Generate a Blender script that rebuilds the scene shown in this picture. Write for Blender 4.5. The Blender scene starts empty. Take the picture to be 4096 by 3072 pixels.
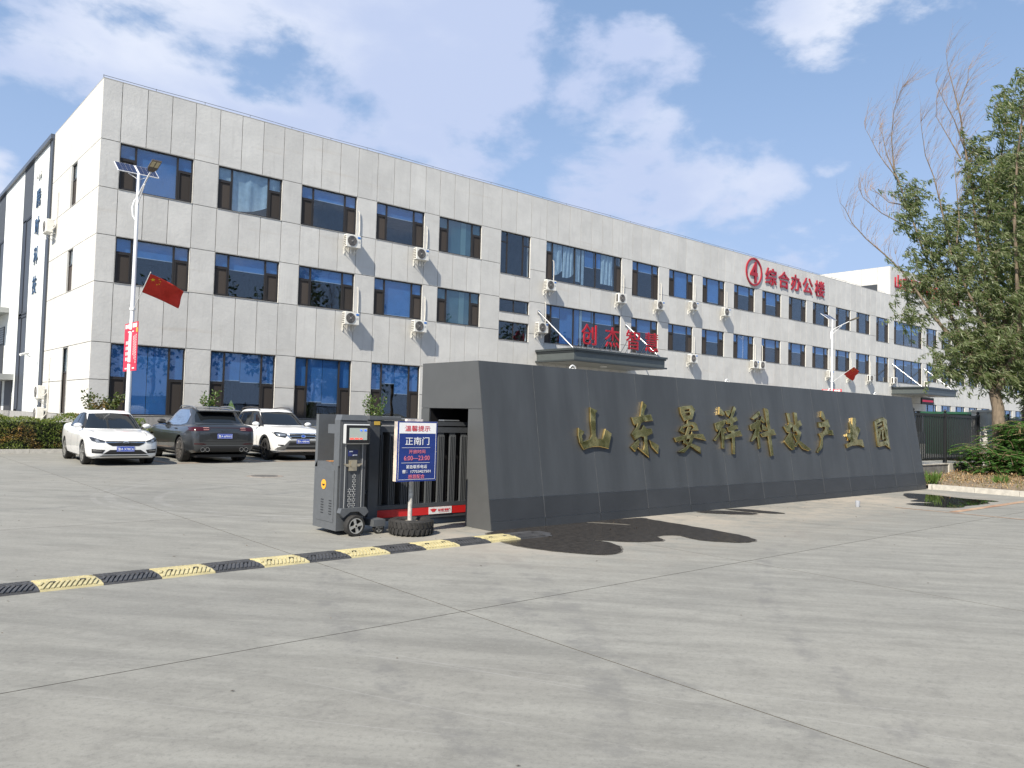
import bpy, bmesh, math, random
from mathutils import Vector, Matrix, Euler
from mathutils.bvhtree import BVHTree
import numpy as np
random.seed(7)
SC = bpy.context.scene
COL = SC.collection
PI = math.pi

# ------------------------------------------------------------------ camera
cam_d = bpy.data.cameras.new('camera'); cam = bpy.data.objects.new('camera', cam_d); COL.objects.link(cam)
SC.camera = cam
YAW, PIT, ROL = math.radians(40.92358), math.radians(2.391937), math.radians(1.553997)
F_ = Vector((math.sin(YAW)*math.cos(PIT), math.cos(YAW)*math.cos(PIT), math.sin(PIT)))
R_ = Vector((math.cos(YAW), -math.sin(YAW), 0)); U_ = R_.cross(F_)
R2 = R_*math.cos(ROL) + U_*math.sin(ROL); U2 = -R_*math.sin(ROL) + U_*math.cos(ROL)
cam.matrix_world = Matrix(((R2.x, U2.x, -F_.x, 0), (R2.y, U2.y, -F_.y, 0), (R2.z, U2.z, -F_.z, 1.6), (0, 0, 0, 1)))
cam_d.sensor_fit = 'HORIZONTAL'; cam_d.sensor_width = 36; cam_d.lens = 36*3150.63/4096
cam_d.clip_start = .05; cam_d.clip_end = 4000

# ------------------------------------------------------------------ sun, sky, exposure
SUN = Vector((1.1, .43, -1.14)).normalized()           # direction the light travels
sun_d = bpy.data.lights.new('sun', 'SUN'); sun_d.energy = 5.0; sun_d.angle = math.radians(.55); sun_d.color = (1, .925, .80)
sun = bpy.data.objects.new('sun', sun_d); COL.objects.link(sun)
sun.rotation_mode = 'QUATERNION'; sun.rotation_quaternion = SUN.to_track_quat('-Z', 'Y')
sun.location = (-30, -20, 60)
SC.view_settings.view_transform = 'Standard'; SC.view_settings.look = 'None'
SC.view_settings.exposure = 0.62; SC.view_settings.gamma = 1; SC.view_settings.use_curve_mapping = False
W = bpy.data.worlds.new('World'); SC.world = W; W.use_nodes = True
nt = W.node_tree; nt.nodes.clear()
def nd(t, typ, **k):
    n = t.nodes.new(typ)
    for a, b in k.items():
        if a.startswith('i_'):
            n.inputs[int(a[2:]) if a[2:].isdigit() else a[2:].replace('_', ' ')].default_value = b
        else: setattr(n, a, b)
    return n
def lk(t, a, b): t.links.new(a, b)
def mth(t, op, a, b=None, c=None, clamp=False):
    n = t.nodes.new('ShaderNodeMath'); n.operation = op; n.use_clamp = clamp
    for i, v in enumerate((a, b, c)):
        if v is None: continue
        if isinstance(v, (int, float)): n.inputs[i].default_value = v
        else: t.links.new(v, n.inputs[i])
    return n.outputs[0]
def mixc(t, fac, a, b, typ='MIX'):
    n = t.nodes.new('ShaderNodeMix'); n.data_type = 'RGBA'; n.blend_type = typ
    for s, v in ((0, fac), (6, a), (7, b)):
        if isinstance(v, (int, float)): n.inputs[s].default_value = v
        elif isinstance(v, tuple): n.inputs[s].default_value = v if len(v) == 4 else v+(1,)
        else: t.links.new(v, n.inputs[s])
    return n.outputs[2]
def smooth(t, v, lo, hi, a=0., b=1.):
    n = t.nodes.new('ShaderNodeMapRange'); n.interpolation_type = 'SMOOTHSTEP'
    t.links.new(v, n.inputs[0]); n.inputs[1].default_value = lo; n.inputs[2].default_value = hi
    n.inputs[3].default_value = a; n.inputs[4].default_value = b
    return n.outputs[0]
sky = nd(nt, 'ShaderNodeTexSky', sky_type='NISHITA', sun_disc=False)
sky.sun_elevation = math.asin(-SUN.z); sky.sun_rotation = math.atan2(-SUN.x, -SUN.y)
sky.altitude = 50; sky.air_density = 1.0; sky.dust_density = .6; sky.ozone_density = 1.5
tc = nd(nt, 'ShaderNodeTexCoord'); vec = tc.outputs['Generated']
sx = nd(nt, 'ShaderNodeSeparateXYZ'); lk(nt, vec, sx.inputs[0])
az = mth(nt, 'ARCTAN2', sx.outputs[0], sx.outputs[1]); el = mth(nt, 'ARCSINE', sx.outputs[2])
nz = nd(nt, 'ShaderNodeTexNoise', i_Scale=5.2, i_Detail=13., i_Roughness=.57, i_Distortion=.12)
mp = nd(nt, 'ShaderNodeMapping'); mp.inputs['Scale'].default_value = (1, 1, 1.9); lk(nt, vec, mp.inputs[0]); lk(nt, mp.outputs[0], nz.inputs[0])
nz2 = nd(nt, 'ShaderNodeTexNoise', i_Scale=2.2, i_Detail=4., i_Roughness=.55); lk(nt, mp.outputs[0], nz2.inputs[0])
# cumulus banks seen over the roofs: azimuth, elevation, half sizes, weight
BANKS = [(.40, .47, .22, .17, 1.3), (.60, .42, .11, .16, 1.25), (.56, .325, .13, .05, 1.0), (.862, .375, .085, .085, 1.05), (.868, .46, .04, .03, .95), (.975, .285, .085, .055, 1.05), (.82, .295, .06, .045, .95), (.93, .33, .08, .05, .95),
         (1.11, .445, .085, .05, 1.05), (1.099, .299, .024, .014, .8), (.11, .235, .04, .03, .95), (.91, .235, .12, .02, .7), (1.06, .21, .10, .025, .7),
         (-.45, .5, .25, .12, 1.05), (-1.3, .35, .3, .09, 1.05), (1.9, .4, .25, .11, 1.05), (2.8, .3, .3, .09, 1.05), (-2.2, .5, .25, .14, 1.05)]
dens = None
for a0, e0, ra, re, wt in BANKS:
    dx = mth(nt, 'DIVIDE', mth(nt, 'SUBTRACT', az, a0), ra); dy = mth(nt, 'DIVIDE', mth(nt, 'SUBTRACT', el, e0), re)
    r2 = mth(nt, 'ADD', mth(nt, 'MULTIPLY', dx, dx), mth(nt, 'MULTIPLY', dy, dy))
    g = mth(nt, 'MULTIPLY', smooth(nt, r2, .0, 2.5, 1., 0.), wt*.98)
    dens = g if dens is None else mth(nt, 'MAXIMUM', dens, g)
cl = mth(nt, 'ADD', mth(nt, 'MULTIPLY', dens, .62), mth(nt, 'MULTIPLY', mth(nt, 'SUBTRACT', nz.outputs[0], .5), 3.1))
cl = mth(nt, 'ADD', cl, mth(nt, 'MULTIPLY', mth(nt, 'SUBTRACT', nz2.outputs[0], .5), .15))
cov = smooth(nt, cl, .19, .62)
shade = smooth(nt, mth(nt, 'ADD', nz2.outputs[0], mth(nt, 'MULTIPLY', mth(nt, 'SUBTRACT', nz.outputs[0], .5), -.5)), .36, .66)
ccol = mixc(nt, shade, (5.0, 5.8, 7.9), (7.7, 8.1, 9.1))
skyc = mixc(nt, .55, sky.outputs[0], (2.6, 4.35, 7.4))
# thin milky veil that thickens towards the horizon
veil = smooth(nt, el, .0, .55, .85, .12)
skyc = mixc(nt, veil, skyc, (4.3, 5.6, 8.2))
fin = mixc(nt, mth(nt, 'MULTIPLY', cov, .93), skyc, ccol)
bg = nd(nt, 'ShaderNodeBackground', i_Strength=.075); lk(nt, fin, bg.inputs[0])
wo = nd(nt, 'ShaderNodeOutputWorld'); lk(nt, bg.outputs[0], wo.inputs[0])

# ------------------------------------------------------------------ materials
MATS = {}
def M(name, col, rough=.6, metal=0., spec=.5, var=0., vs=4., bump=0., bs=60., rnd=0., coat=0., emit=None, estr=1., stretch=None, var2=0., vs2=.6, tint=None):
    if name in MATS: return MATS[name]
    m = bpy.data.materials.new(name); m.use_nodes = True; t = m.node_tree; b = t.nodes['Principled BSDF']
    b.inputs['Roughness'].default_value = rough; b.inputs['Metallic'].default_value = metal
    b.inputs['Specular IOR Level'].default_value = spec; b.inputs['Coat Weight'].default_value = coat; b.inputs['Coat Roughness'].default_value = .05
    c = col+(1,); b.inputs['Base Color'].default_value = c
    if var or bump or rnd or var2:
        g = nd(t, 'ShaderNodeNewGeometry'); p = g.outputs['Position']
        if stretch:
            q = nd(t, 'ShaderNodeMapping'); q.inputs['Scale'].default_value = stretch; lk(t, p, q.inputs[0]); p = q.outputs[0]
        out = c
        if var:
            n = nd(t, 'ShaderNodeTexNoise', i_Scale=vs, i_Detail=6., i_Roughness=.62); lk(t, p, n.inputs[0])
            f = smooth(t, n.outputs[0], .3, .7)
            tt = tint or (1, 1, 1)
            out = mixc(t, f, tuple(max(0, x*(1-var)) for x in col), tuple(min(1, x*(1+var)*y) for x, y in zip(col, tt)))
        if var2:
            n = nd(t, 'ShaderNodeTexNoise', i_Scale=vs2, i_Detail=3., i_Roughness=.5); lk(t, g.outputs['Position'], n.inputs[0])
            f = smooth(t, n.outputs[0], .3, .7, 1-var2, 1+var2)
            out = mixc(t, 1., out, nrgb(t, f), 'MULTIPLY')
        if rnd:
            oi = nd(t, 'ShaderNodeObjectInfo'); mr = nd(t, 'ShaderNodeMapRange'); lk(t, oi.outputs['Random'], mr.inputs[0])
            mr.inputs[3].default_value = 1-rnd; mr.inputs[4].default_value = 1+rnd
            out = mixc(t, 1., out, nrgb(t, mr.outputs[0]), 'MULTIPLY')
        if not isinstance(out, tuple): lk(t, out, b.inputs['Base Color'])
        if bump:
            n = nd(t, 'ShaderNodeTexNoise', i_Scale=bs, i_Detail=4.); lk(t, p, n.inputs[0])
            bp = nd(t, 'ShaderNodeBump', i_Strength=bump, i_Distance=.02); lk(t, n.outputs[0], bp.inputs['Height']); lk(t, bp.outputs[0], b.inputs['Normal'])
    if emit: b.inputs['Emission Color'].default_value = emit+(1,); b.inputs['Emission Strength'].default_value = estr
    MATS[name] = m; return m
def nrgb(t, f):
    c = nd(t, 'ShaderNodeCombineXYZ')
    for i in range(3): lk(t, f, c.inputs[i])
    return c.outputs[0]

def concrete_facade():
    m = bpy.data.materials.new('facade_concrete'); m.use_nodes = True; t = m.node_tree; b = t.nodes['Principled BSDF']
    g = nd(t, 'ShaderNodeNewGeometry'); p = g.outputs['Position']
    n1 = nd(t, 'ShaderNodeTexNoise', i_Scale=1.1, i_Detail=7., i_Roughness=.62); lk(t, p, n1.inputs[0])
    n2 = nd(t, 'ShaderNodeTexNoise', i_Scale=9., i_Detail=5., i_Roughness=.6); lk(t, p, n2.inputs[0])
    mp = nd(t, 'ShaderNodeMapping'); mp.inputs['Scale'].default_value = (5., 5., .35); lk(t, p, mp.inputs[0])
    n3 = nd(t, 'ShaderNodeTexNoise', i_Scale=1., i_Detail=5., i_Roughness=.6); lk(t, mp.outputs[0], n3.inputs[0])
    c = mixc(t, smooth(t, n1.outputs[0], .3, .72), (.545, .54, .518, 1), (.625, .618, .59, 1))
    c = mixc(t, smooth(t, n3.outputs[0], .52, .8, 0., .42), c, (.40, .39, .37, 1))
    c = mixc(t, smooth(t, n2.outputs[0], .35, .7, 0., .15), c, (.63, .625, .60, 1))
    mp2 = nd(t, 'ShaderNodeMapping'); mp2.inputs['Scale'].default_value = (.25, .25, 3.5); lk(t, p, mp2.inputs[0])
    n4 = nd(t, 'ShaderNodeTexNoise', i_Scale=1., i_Detail=4.); lk(t, mp2.outputs[0], n4.inputs[0])
    c = mixc(t, smooth(t, n4.outputs[0], .6, .75, 0., .3), c, (.50, .46, .40, 1))
    oi = nd(t, 'ShaderNodeObjectInfo'); mr = nd(t, 'ShaderNodeMapRange'); lk(t, oi.outputs['Random'], mr.inputs[0]); mr.inputs[3].default_value = .95; mr.inputs[4].default_value = 1.05
    c = mixc(t, 1., c, nrgb(t, mr.outputs[0]), 'MULTIPLY')
    lk(t, c, b.inputs['Base Color']); b.inputs['Roughness'].default_value = .85; b.inputs['Specular IOR Level'].default_value = .2
    n5 = nd(t, 'ShaderNodeTexNoise', i_Scale=7., i_Detail=8., i_Roughness=.65); lk(t, p, n5.inputs[0])
    bp = nd(t, 'ShaderNodeBump', i_Strength=.35, i_Distance=.03); lk(t, n5.outputs[0], bp.inputs['Height']); lk(t, bp.outputs[0], b.inputs['Normal'])
    return m
def concrete_ground():
    m = bpy.data.materials.new('yard_concrete'); m.use_nodes = True; t = m.node_tree; b = t.nodes['Principled BSDF']
    g = nd(t, 'ShaderNodeNewGeometry'); p = g.outputs['Position']
    def noise(rot, sc, s, d=6., r=.6):
        mp = nd(t, 'ShaderNodeMapping', vector_type='TEXTURE'); mp.inputs['Rotation'].default_value = (0, 0, rot); mp.inputs['Scale'].default_value = sc
        lk(t, p, mp.inputs[0]); n = nd(t, 'ShaderNodeTexNoise', i_Scale=s, i_Detail=d, i_Roughness=r); lk(t, mp.outputs[0], n.inputs[0]); return n.outputs[0]
    A = math.radians(-50)
    streak = noise(A, (2.6, .42, 1), 1.5, 9., .70)
    streak2 = noise(math.radians(-44), (2.0, .14, 1), 2.4, 9., .74)
    big = noise(.3, (1, 1, 1), .28, 5., .55)
    fine = noise(0, (1, 1, 1), 70., 5., .8)
    mid = noise(0, (1, 1, 1), 3.2, 9., .72)
    c = mixc(t, smooth(t, streak, .30, .70), (0.180, 0.177, 0.160, 1), (0.266, 0.262, 0.236, 1))
    c = mixc(t, smooth(t, streak2, .50, .78, 0., .55), c, (0.314, 0.311, 0.288, 1))
    c = mixc(t, smooth(t, streak2, .22, .44, .5, 0.), c, (0.137, 0.137, 0.127, 1))
    c = mixc(t, smooth(t, big, .42, .66, 0., .45), c, (0.261, 0.253, 0.226, 1))
    c = mixc(t, smooth(t, big, .30, .46, .40, 0.), c, (0.172, 0.171, 0.160, 1))
    c = mixc(t, smooth(t, mid, .48, .72, 0., .6), c, (0.165, 0.161, 0.146, 1))
    c = mixc(t, smooth(t, fine, .30, .45, .6, 0.), c, (0.119, 0.117, 0.106, 1))
    c = mixc(t, smooth(t, fine, .58, .72, 0., .5), c, (0.343, 0.337, 0.307, 1))
    grain = noise(0, (1, 1, 1), 24., 4., .8)
    c = mixc(t, smooth(t, grain, .34, .50, .35, 0.), c, (0.128, 0.125, 0.118, 1))
    c = mixc(t, smooth(t, grain, .55, .72, 0., .35), c, (0.332, 0.323, 0.304, 1))
    # long pale scratches left by dragged metal
    for (px_, py_, ang) in ((3.3,3.84,-54.),(2.35,5.85,-67.),(2.15,4.48,-65.),(2.9,2.6,-52.),(9.5,4.2,-30.),(1.6,6.6,-60.)):
        dn = nd(t, 'ShaderNodeVectorMath', operation='DOT_PRODUCT'); sb_ = nd(t, 'ShaderNodeVectorMath', operation='SUBTRACT'); lk(t, p, sb_.inputs[0]); sb_.inputs[1].default_value = (px_, py_, 0)
        lk(t, sb_.outputs[0], dn.inputs[0]); dn.inputs[1].default_value = (-math.sin(math.radians(ang)), math.cos(math.radians(ang)), 0)
        k = smooth(t, mth(t, 'ABSOLUTE', mth(t, 'ADD', dn.outputs['Value'], mth(t, 'MULTIPLY', mth(t, 'SUBTRACT', mid, .5), .02))), .002, .008, 1., 0.)
        c = mixc(t, mth(t, 'MULTIPLY', k, smooth(t, big, .46, .56, 0., .28)), c, (.36, .355, .34, 1))
    # turning tyre marks: faint arcs worn pale and dark into the surface
    for (cx, cy, rr, ww, col) in ((7.6,14.2,3.9,.10,(.30,.295,.28,1)),(7.6,14.2,4.15,.06,(.30,.295,.28,1)),(7.2,13.6,2.9,.09,(.30,.295,.28,1)),(12,2,9.6,.14,(.15,.148,.142,1)),(12,2,8.1,.13,(.15,.148,.142,1)),(3,26,10.5,.16,(.15,.148,.142,1)),(3,26,12.1,.15,(.15,.148,.142,1)),(-6,12,13.,.14,(.16,.158,.15,1)),(14,-6,12.4,.12,(.155,.152,.146,1))):
        dv = nd(t, 'ShaderNodeVectorMath', operation='DISTANCE'); lk(t, p, dv.inputs[0]); dv.inputs[1].default_value = (cx, cy, 0)
        k = smooth(t, mth(t, 'ABSOLUTE', mth(t, 'SUBTRACT', dv.outputs['Value'], rr)), ww*.5, ww*1.1, 1., 0.)
        c = mixc(t, mth(t, 'MULTIPLY', k, smooth(t, mid, .42, .62, 0., .5)), c, col)
    sp = nd(t, 'ShaderNodeSeparateXYZ'); lk(t, p, sp.inputs[0])
    near = mth(t, 'MULTIPLY', smooth(t, sp.outputs[1], 4.8, 8.6), smooth(t, sp.outputs[1], 9.6, 11.2, 1., 0.))
    near = mth(t, 'MULTIPLY', near, smooth(t, sp.outputs[0], 4.2, 7.5))
    sand = mth(t, 'MULTIPLY', near, smooth(t, mth(t, 'ADD', mid, big), .85, 1.25, 0., .75))
    c = mixc(t, sand, c, (.42, .365, .30, 1))
    # sand blown along the foot of the sign wall
    oi = nd(t, 'ShaderNodeObjectInfo'); mr = nd(t, 'ShaderNodeMapRange'); lk(t, oi.outputs['Random'], mr.inputs[0]); mr.inputs[3].default_value = .97; mr.inputs[4].default_value = 1.03
    c = mixc(t, 1., c, nrgb(t, mr.outputs[0]), 'MULTIPLY')
    lk(t, c, b.inputs['Base Color']); b.inputs['Roughness'].default_value = .8; b.inputs['Specular IOR Level'].default_value = .3
    bp = nd(t, 'ShaderNodeBump', i_Strength=.3, i_Distance=.006); lk(t, fine, bp.inputs['Height']); lk(t, bp.outputs[0], b.inputs['Normal'])
    return m
def glass(name, tint=(.84, .89, .93), ior=1.5, boost=1.15, wav=.02):
    m = bpy.data.materials.new(name); m.use_nodes = True; t = m.node_tree; t.nodes.clear()
    tr = nd(t, 'ShaderNodeBsdfTransparent'); tr.inputs[0].default_value = tint+(1,)
    gl = nd(t, 'ShaderNodeBsdfGlossy'); gl.inputs['Roughness'].default_value = .01; gl.inputs[0].default_value = (.9, .95, 1, 1)
    fr = nd(t, 'ShaderNodeLayerWeight'); fr.inputs['Blend'].default_value = .5
    g = nd(t, 'ShaderNodeNewGeometry'); n = nd(t, 'ShaderNodeTexNoise', i_Scale=.9, i_Detail=1.); lk(t, g.outputs['Position'], n.inputs[0])
    bp = nd(t, 'ShaderNodeBump', i_Strength=wav, i_Distance=.1); lk(t, n.outputs[0], bp.inputs['Height'])
    lk(t, bp.outputs[0], gl.inputs['Normal']); lk(t, bp.outputs[0], fr.inputs['Normal'])
    mx = nd(t, 'ShaderNodeMixShader'); lk(t, mth(t, 'MULTIPLY_ADD', mth(t, 'POWER', fr.outputs['Facing'], 4.), .80, .06*boost, clamp=True), mx.inputs[0])
    lk(t, tr.outputs[0], mx.inputs[1]); lk(t, gl.outputs[0], mx.inputs[2])
    o = nd(t, 'ShaderNodeOutputMaterial'); lk(t, mx.outputs[0], o.inputs[0]); return m
def leafmat(name, c1, c2, trans=.35, c3=None):
    m = bpy.data.materials.new(name); m.use_nodes = True; t = m.node_tree; t.nodes.clear()
    g = nd(t, 'ShaderNodeNewGeometry')
    c = mixc(t, g.outputs['Random Per Island'], c1+(1,), c2+(1,))
    if c3:
        n = nd(t, 'ShaderNodeTexNoise', i_Scale=1.6, i_Detail=3.); lk(t, g.outputs['Position'], n.inputs[0])
        c = mixc(t, smooth(t, n.outputs[0], .5, .7), c, c3+(1,))
    pb = nd(t, 'ShaderNodeBsdfPrincipled'); lk(t, c, pb.inputs['Base Color']); pb.inputs['Roughness'].default_value = .42; pb.inputs['Specular IOR Level'].default_value = .55
    tl = nd(t, 'ShaderNodeBsdfTranslucent'); lk(t, mixc(t, 1., c, (1.1, 1.3, .6, 1), 'MULTIPLY'), tl.inputs[0])
    mx = nd(t, 'ShaderNodeMixShader'); mx.inputs[0].default_value = trans
    lk(t, pb.outputs[0], mx.inputs[1]); lk(t, tl.outputs[0], mx.inputs[2])
    o = nd(t, 'ShaderNodeOutputMaterial'); lk(t, mx.outputs[0], o.inputs[0]); return m

FACADE = concrete_facade(); YARD = concrete_ground()
JOINT = M('joint_shadow_mortar', (.065, .063, .06), .9)
PLINTH = M('plinth_stone', (.30, .295, .285), .75, var=.15, vs=6)
FRAME = M('window_frame_bronze', (.030, .027, .026), .45, spec=.4)
GLASS = glass('window_glass'); SCREEN = M('insect_screen', (.045, .036, .030), .8, rnd=.35)
BLIND = M('blue_roller_blind', (.075, .24, .54), .8, var=.06, vs=3, rnd=.12)
BLINDEDGE = M('blind_bottom_bar', (.55, .6, .65), .5)
CURT = M('pale_curtain', (.45, .55, .60), .9, var=.12, vs=4)
TEAL = M('teal_film', (.10, .19, .21), .5, var=.1, vs=1)
ROOM = M('dim_interior', (.10, .10, .095), .9, var=.4, vs=.8)
WHITEP = M('white_powder_coat', (.80, .80, .78), .4, var=.04, vs=8)
DGREY = M('dark_grey_powder_coat', (.060, .065, .072), .42, spec=.5, var=.06, vs=12)
DGREY2 = M('mid_grey_powder_coat', (.095, .102, .11), .45, var=.06, vs=12)
BLACK = M('black_plastic', (.012, .012, .013), .5)
RUBBER = M('rubber', (.022, .021, .020), .75, var=.25, vs=20, bump=.3, bs=80)
STEEL = M('brushed_steel', (.55, .55, .55), .3, metal=1.)
CHROME = M('chrome', (.75, .75, .76), .12, metal=1.)
REDP = M('red_sign_acrylic', (.36, .010, .020), .4, spec=.5)
WHITET = M('white_lettering', (.85, .85, .85), .5)
REDT = M('red_lettering', (.62, .03, .04), .5)

# ------------------------------------------------------------------ mesh helpers
class MB:
    def __init__(s): s.v = []; s.f = []
    def add(s, vs, fs):
        o = len(s.v); s.v += [tuple(v) for v in vs]; s.f += [tuple(i+o for i in f) for f in fs]; return s
    def box(s, x0, y0, z0, x1, y1, z1):
        return s.add([(x0,y0,z0),(x1,y0,z0),(x1,y1,z0),(x0,y1,z0),(x0,y0,z1),(x1,y0,z1),(x1,y1,z1),(x0,y1,z1)],
                     [(0,3,2,1),(4,5,6,7),(0,1,5,4),(1,2,6,5),(2,3,7,6),(3,0,4,7)])
    def quad(s, *p): return s.add(p, [tuple(range(len(p)))])
    def prism(s, poly, d):            # poly: list of 3d points, d: extrusion vector
        n = len(poly); d = Vector(d); q = [Vector(p) for p in poly]
        return s.add(q+[p+d for p in q], [tuple(range(n))[::-1], tuple(range(n, 2*n))]+[(i, (i+1) % n, n+(i+1) % n, n+i) for i in range(n)])
    def tube(s, pts, r, n=8, cap=True):
        pts = [Vector(p) for p in pts]; rs = r if isinstance(r, (list, tuple)) else [r]*len(pts)
        rings = []; prev = None
        for i, p in enumerate(pts):
            d = (pts[min(i+1, len(pts)-1)]-pts[max(i-1, 0)]).normalized()
            if prev is None:
                a = d.orthogonal().normalized()
            else:
                a = (prev - d*prev.dot(d)).normalized() if (prev - d*prev.dot(d)).length > 1e-6 else d.orthogonal().normalized()
            prev = a; b = d.cross(a)
            rings.append([p+(a*math.cos(2*PI*k/n)+b*math.sin(2*PI*k/n))*rs[i] for k in range(n)])
        vs = [v for rg in rings for v in rg]
        fs = [(i*n+k, i*n+(k+1) % n, (i+1)*n+(k+1) % n, (i+1)*n+k) for i in range(len(pts)-1) for k in range(n)]
        if cap: fs += [tuple(range(n))[::-1], tuple(range((len(pts)-1)*n, len(pts)*n))]
        return s.add(vs, fs)
    def lathe(s, prof, c=(0, 0, 0), axis='z', n=24, close=False):   # prof: (r, h)
        vs = []; c = Vector(c)
        for r, h in prof:
            for k in range(n):
                a = 2*PI*k/n; u, w = r*math.cos(a), r*math.sin(a)
                vs.append(c+Vector({'z': (u, w, h), 'x': (h, u, w), 'y': (w, h, u)}[axis]))
        m = len(prof); fs = [(i*n+k, i*n+(k+1) % n, ((i+1) % m)*n+(k+1) % n, ((i+1) % m)*n+k) for i in range(m if close else m-1) for k in range(n)]
        if not close:
            if prof[0][0] > 1e-6: fs.append(tuple(range(n))[::-1])
            if prof[-1][0] > 1e-6: fs.append(tuple(range((m-1)*n, m*n)))
        return s.add(vs, fs)
    def mesh(s, name):
        me = bpy.data.meshes.new(name); me.from_pydata(s.v, [], s.f); me.update(); return me
    def build(s, name, mat, parent=None, smooth=None, fix=True, bevel=0):
        me = s.mesh(name)
        if fix or bevel:
            bm = bmesh.new(); bm.from_mesh(me)
            if bevel: bmesh.ops.bevel(bm, geom=list(bm.edges), offset=bevel, segments=1, affect='EDGES', clamp_overlap=True)
            if fix: bmesh.ops.recalc_face_normals(bm, faces=bm.faces)
            bm.to_mesh(me); bm.free()
        return ob(name, me, mat, parent, smooth)
def wmat(o):
    m = o.matrix_basis.copy()
    return (wmat(o.parent) @ o.matrix_parent_inverse @ m) if o.parent else m
def ob(name, me, mat, parent=None, smooth=None):
    if mat: me.materials.append(mat)
    if smooth is not None:
        me.polygons.foreach_set('use_smooth', [True]*len(me.polygons)); me.set_sharp_from_angle(angle=math.radians(smooth)) if smooth < 180 else None
    o = bpy.data.objects.new(name, me); COL.objects.link(o)
    if parent: adopt(o, parent)
    return o
def adopt(o, parent):
    o.parent = parent; o.matrix_parent_inverse = wmat(parent).inverted()
def tag(o, label=None, cat=None, group=None, kind=None):
    if label: o['label'] = label
    if cat: o['category'] = cat
    if group: o['group'] = group
    if kind: o['kind'] = kind
    return o
def thing(name, loc, label, cat, group=None, rz=0):
    o = bpy.data.objects.new(name, None); COL.objects.link(o); o.location = loc; o.rotation_euler = (0, 0, rz); o.empty_display_size = .2
    return tag(o, label, cat, group)
def copy_tree(o, parent=None):
    c = o.copy(); COL.objects.link(c)
    if parent: c.parent = parent; c.matrix_parent_inverse = o.matrix_parent_inverse.copy()
    for ch in [x for x in bpy.data.objects if x.parent == o]: copy_tree(ch, c)
    return c
UNIT = {}
def piece(name, x0, y0, z0, x1, y1, z1, mat, parent):      # a box piece that shares one unit mesh per material
    k = mat.name
    if k not in UNIT:
        me = MB().box(-.5, -.5, -.5, .5, .5, .5).mesh('unit_'+k); me.materials.append(mat); UNIT[k] = me
    o = bpy.data.objects.new(name, UNIT[k]); COL.objects.link(o)
    o.location = ((x0+x1)/2, (y0+y1)/2, (z0+z1)/2); o.scale = (abs(x1-x0), abs(y1-y0), abs(z1-z0))
    adopt(o, parent); return o
def text_mesh(s, size=1., ext=.02, off=0., sx=1., align='CENTER', res=2, sp=1.):
    c = bpy.data.curves.new('txt', 'FONT'); c.body = s; c.size = size; c.extrude = ext; c.offset = off; c.align_x = align; c.align_y = 'CENTER'; c.resolution_u = res; c.space_character = sp
    o = bpy.data.objects.new('txt', c); COL.objects.link(o)
    me = bpy.data.meshes.new_from_object(o.evaluated_get(bpy.context.evaluated_depsgraph_get()))
    bpy.data.objects.remove(o); bpy.data.curves.remove(c)
    me.materials.clear()
    if sx != 1.:
        for v in me.vertices: v.co.x *= sx
    return me
def fit_text(s, w, h, ext, off=0., res=2):        # text scaled to an exact w x h box centred at 0, lying in XY
    me = text_mesh(s, 1., 1., off, res=res)
    xs = [v.co.x for v in me.vertices]; ys = [v.co.y for v in me.vertices]
    cx, cy = (max(xs)+min(xs))/2, (max(ys)+min(ys))/2; kx = w/(max(xs)-min(xs)); ky = h/(max(ys)-min(ys))
    for v in me.vertices: v.co = ((v.co.x-cx)*kx, (v.co.y-cy)*ky, v.co.z*ext/2)
    return me
STAND = Matrix.Rotation(PI/2, 4, 'X')              # XY text -> upright, facing -Y
def put_text(name, me, mat, loc, parent, rot=None):
    me.transform((Matrix.Translation(loc) @ (rot or STAND)))
    return ob(name, me, mat, parent)
# ------------------------------------------------------------------ ground
bx = MB().box(-700, -700, -.5, 900, 900, -.022).build('ground', YARD); tag(bx, kind='structure')
ground = bx
MB().box(-12, -8, -.0215, 74, 31.5, -.012).build('joint_filler', M('joint_filler_dark', (.10,.093,.08), .95), ground)
GX = [-.1+4.1*i for i in range(-3, 19)]; GY = [-8.05+6.6*j for j in range(0, 7)]
sm = MB().box(-2.0445, -3.2945, -.05, 2.0445, 3.2945, 0).mesh('concrete_slab'); sm.materials.append(YARD); sm.materials.append(MATS['joint_filler_dark'])
for p_ in sm.polygons: p_.material_index = 0 if p_.normal.z > .5 else 1
for i in range(len(GX)-1):
    for j in range(len(GY)-1):
        o = bpy.data.objects.new('concrete_slab', sm); COL.objects.link(o)
        o.location = ((GX[i]+GX[i+1])/2, (GY[j]+GY[j+1])/2, 0); adopt(o, ground)

# ------------------------------------------------------------------ office building
YF = 35.
ZR, Z3T, Z3B, Z2T, Z2B, Z1T, ZJ, ZP = 14.98, 12.485, 10.52, 8.58, 6.64, 4.19, 2.67, 1.2
bld = thing('office_building', (40, 38, 0), 'long three-storey pale concrete office block with rows of dark framed windows', 'building')
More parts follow.
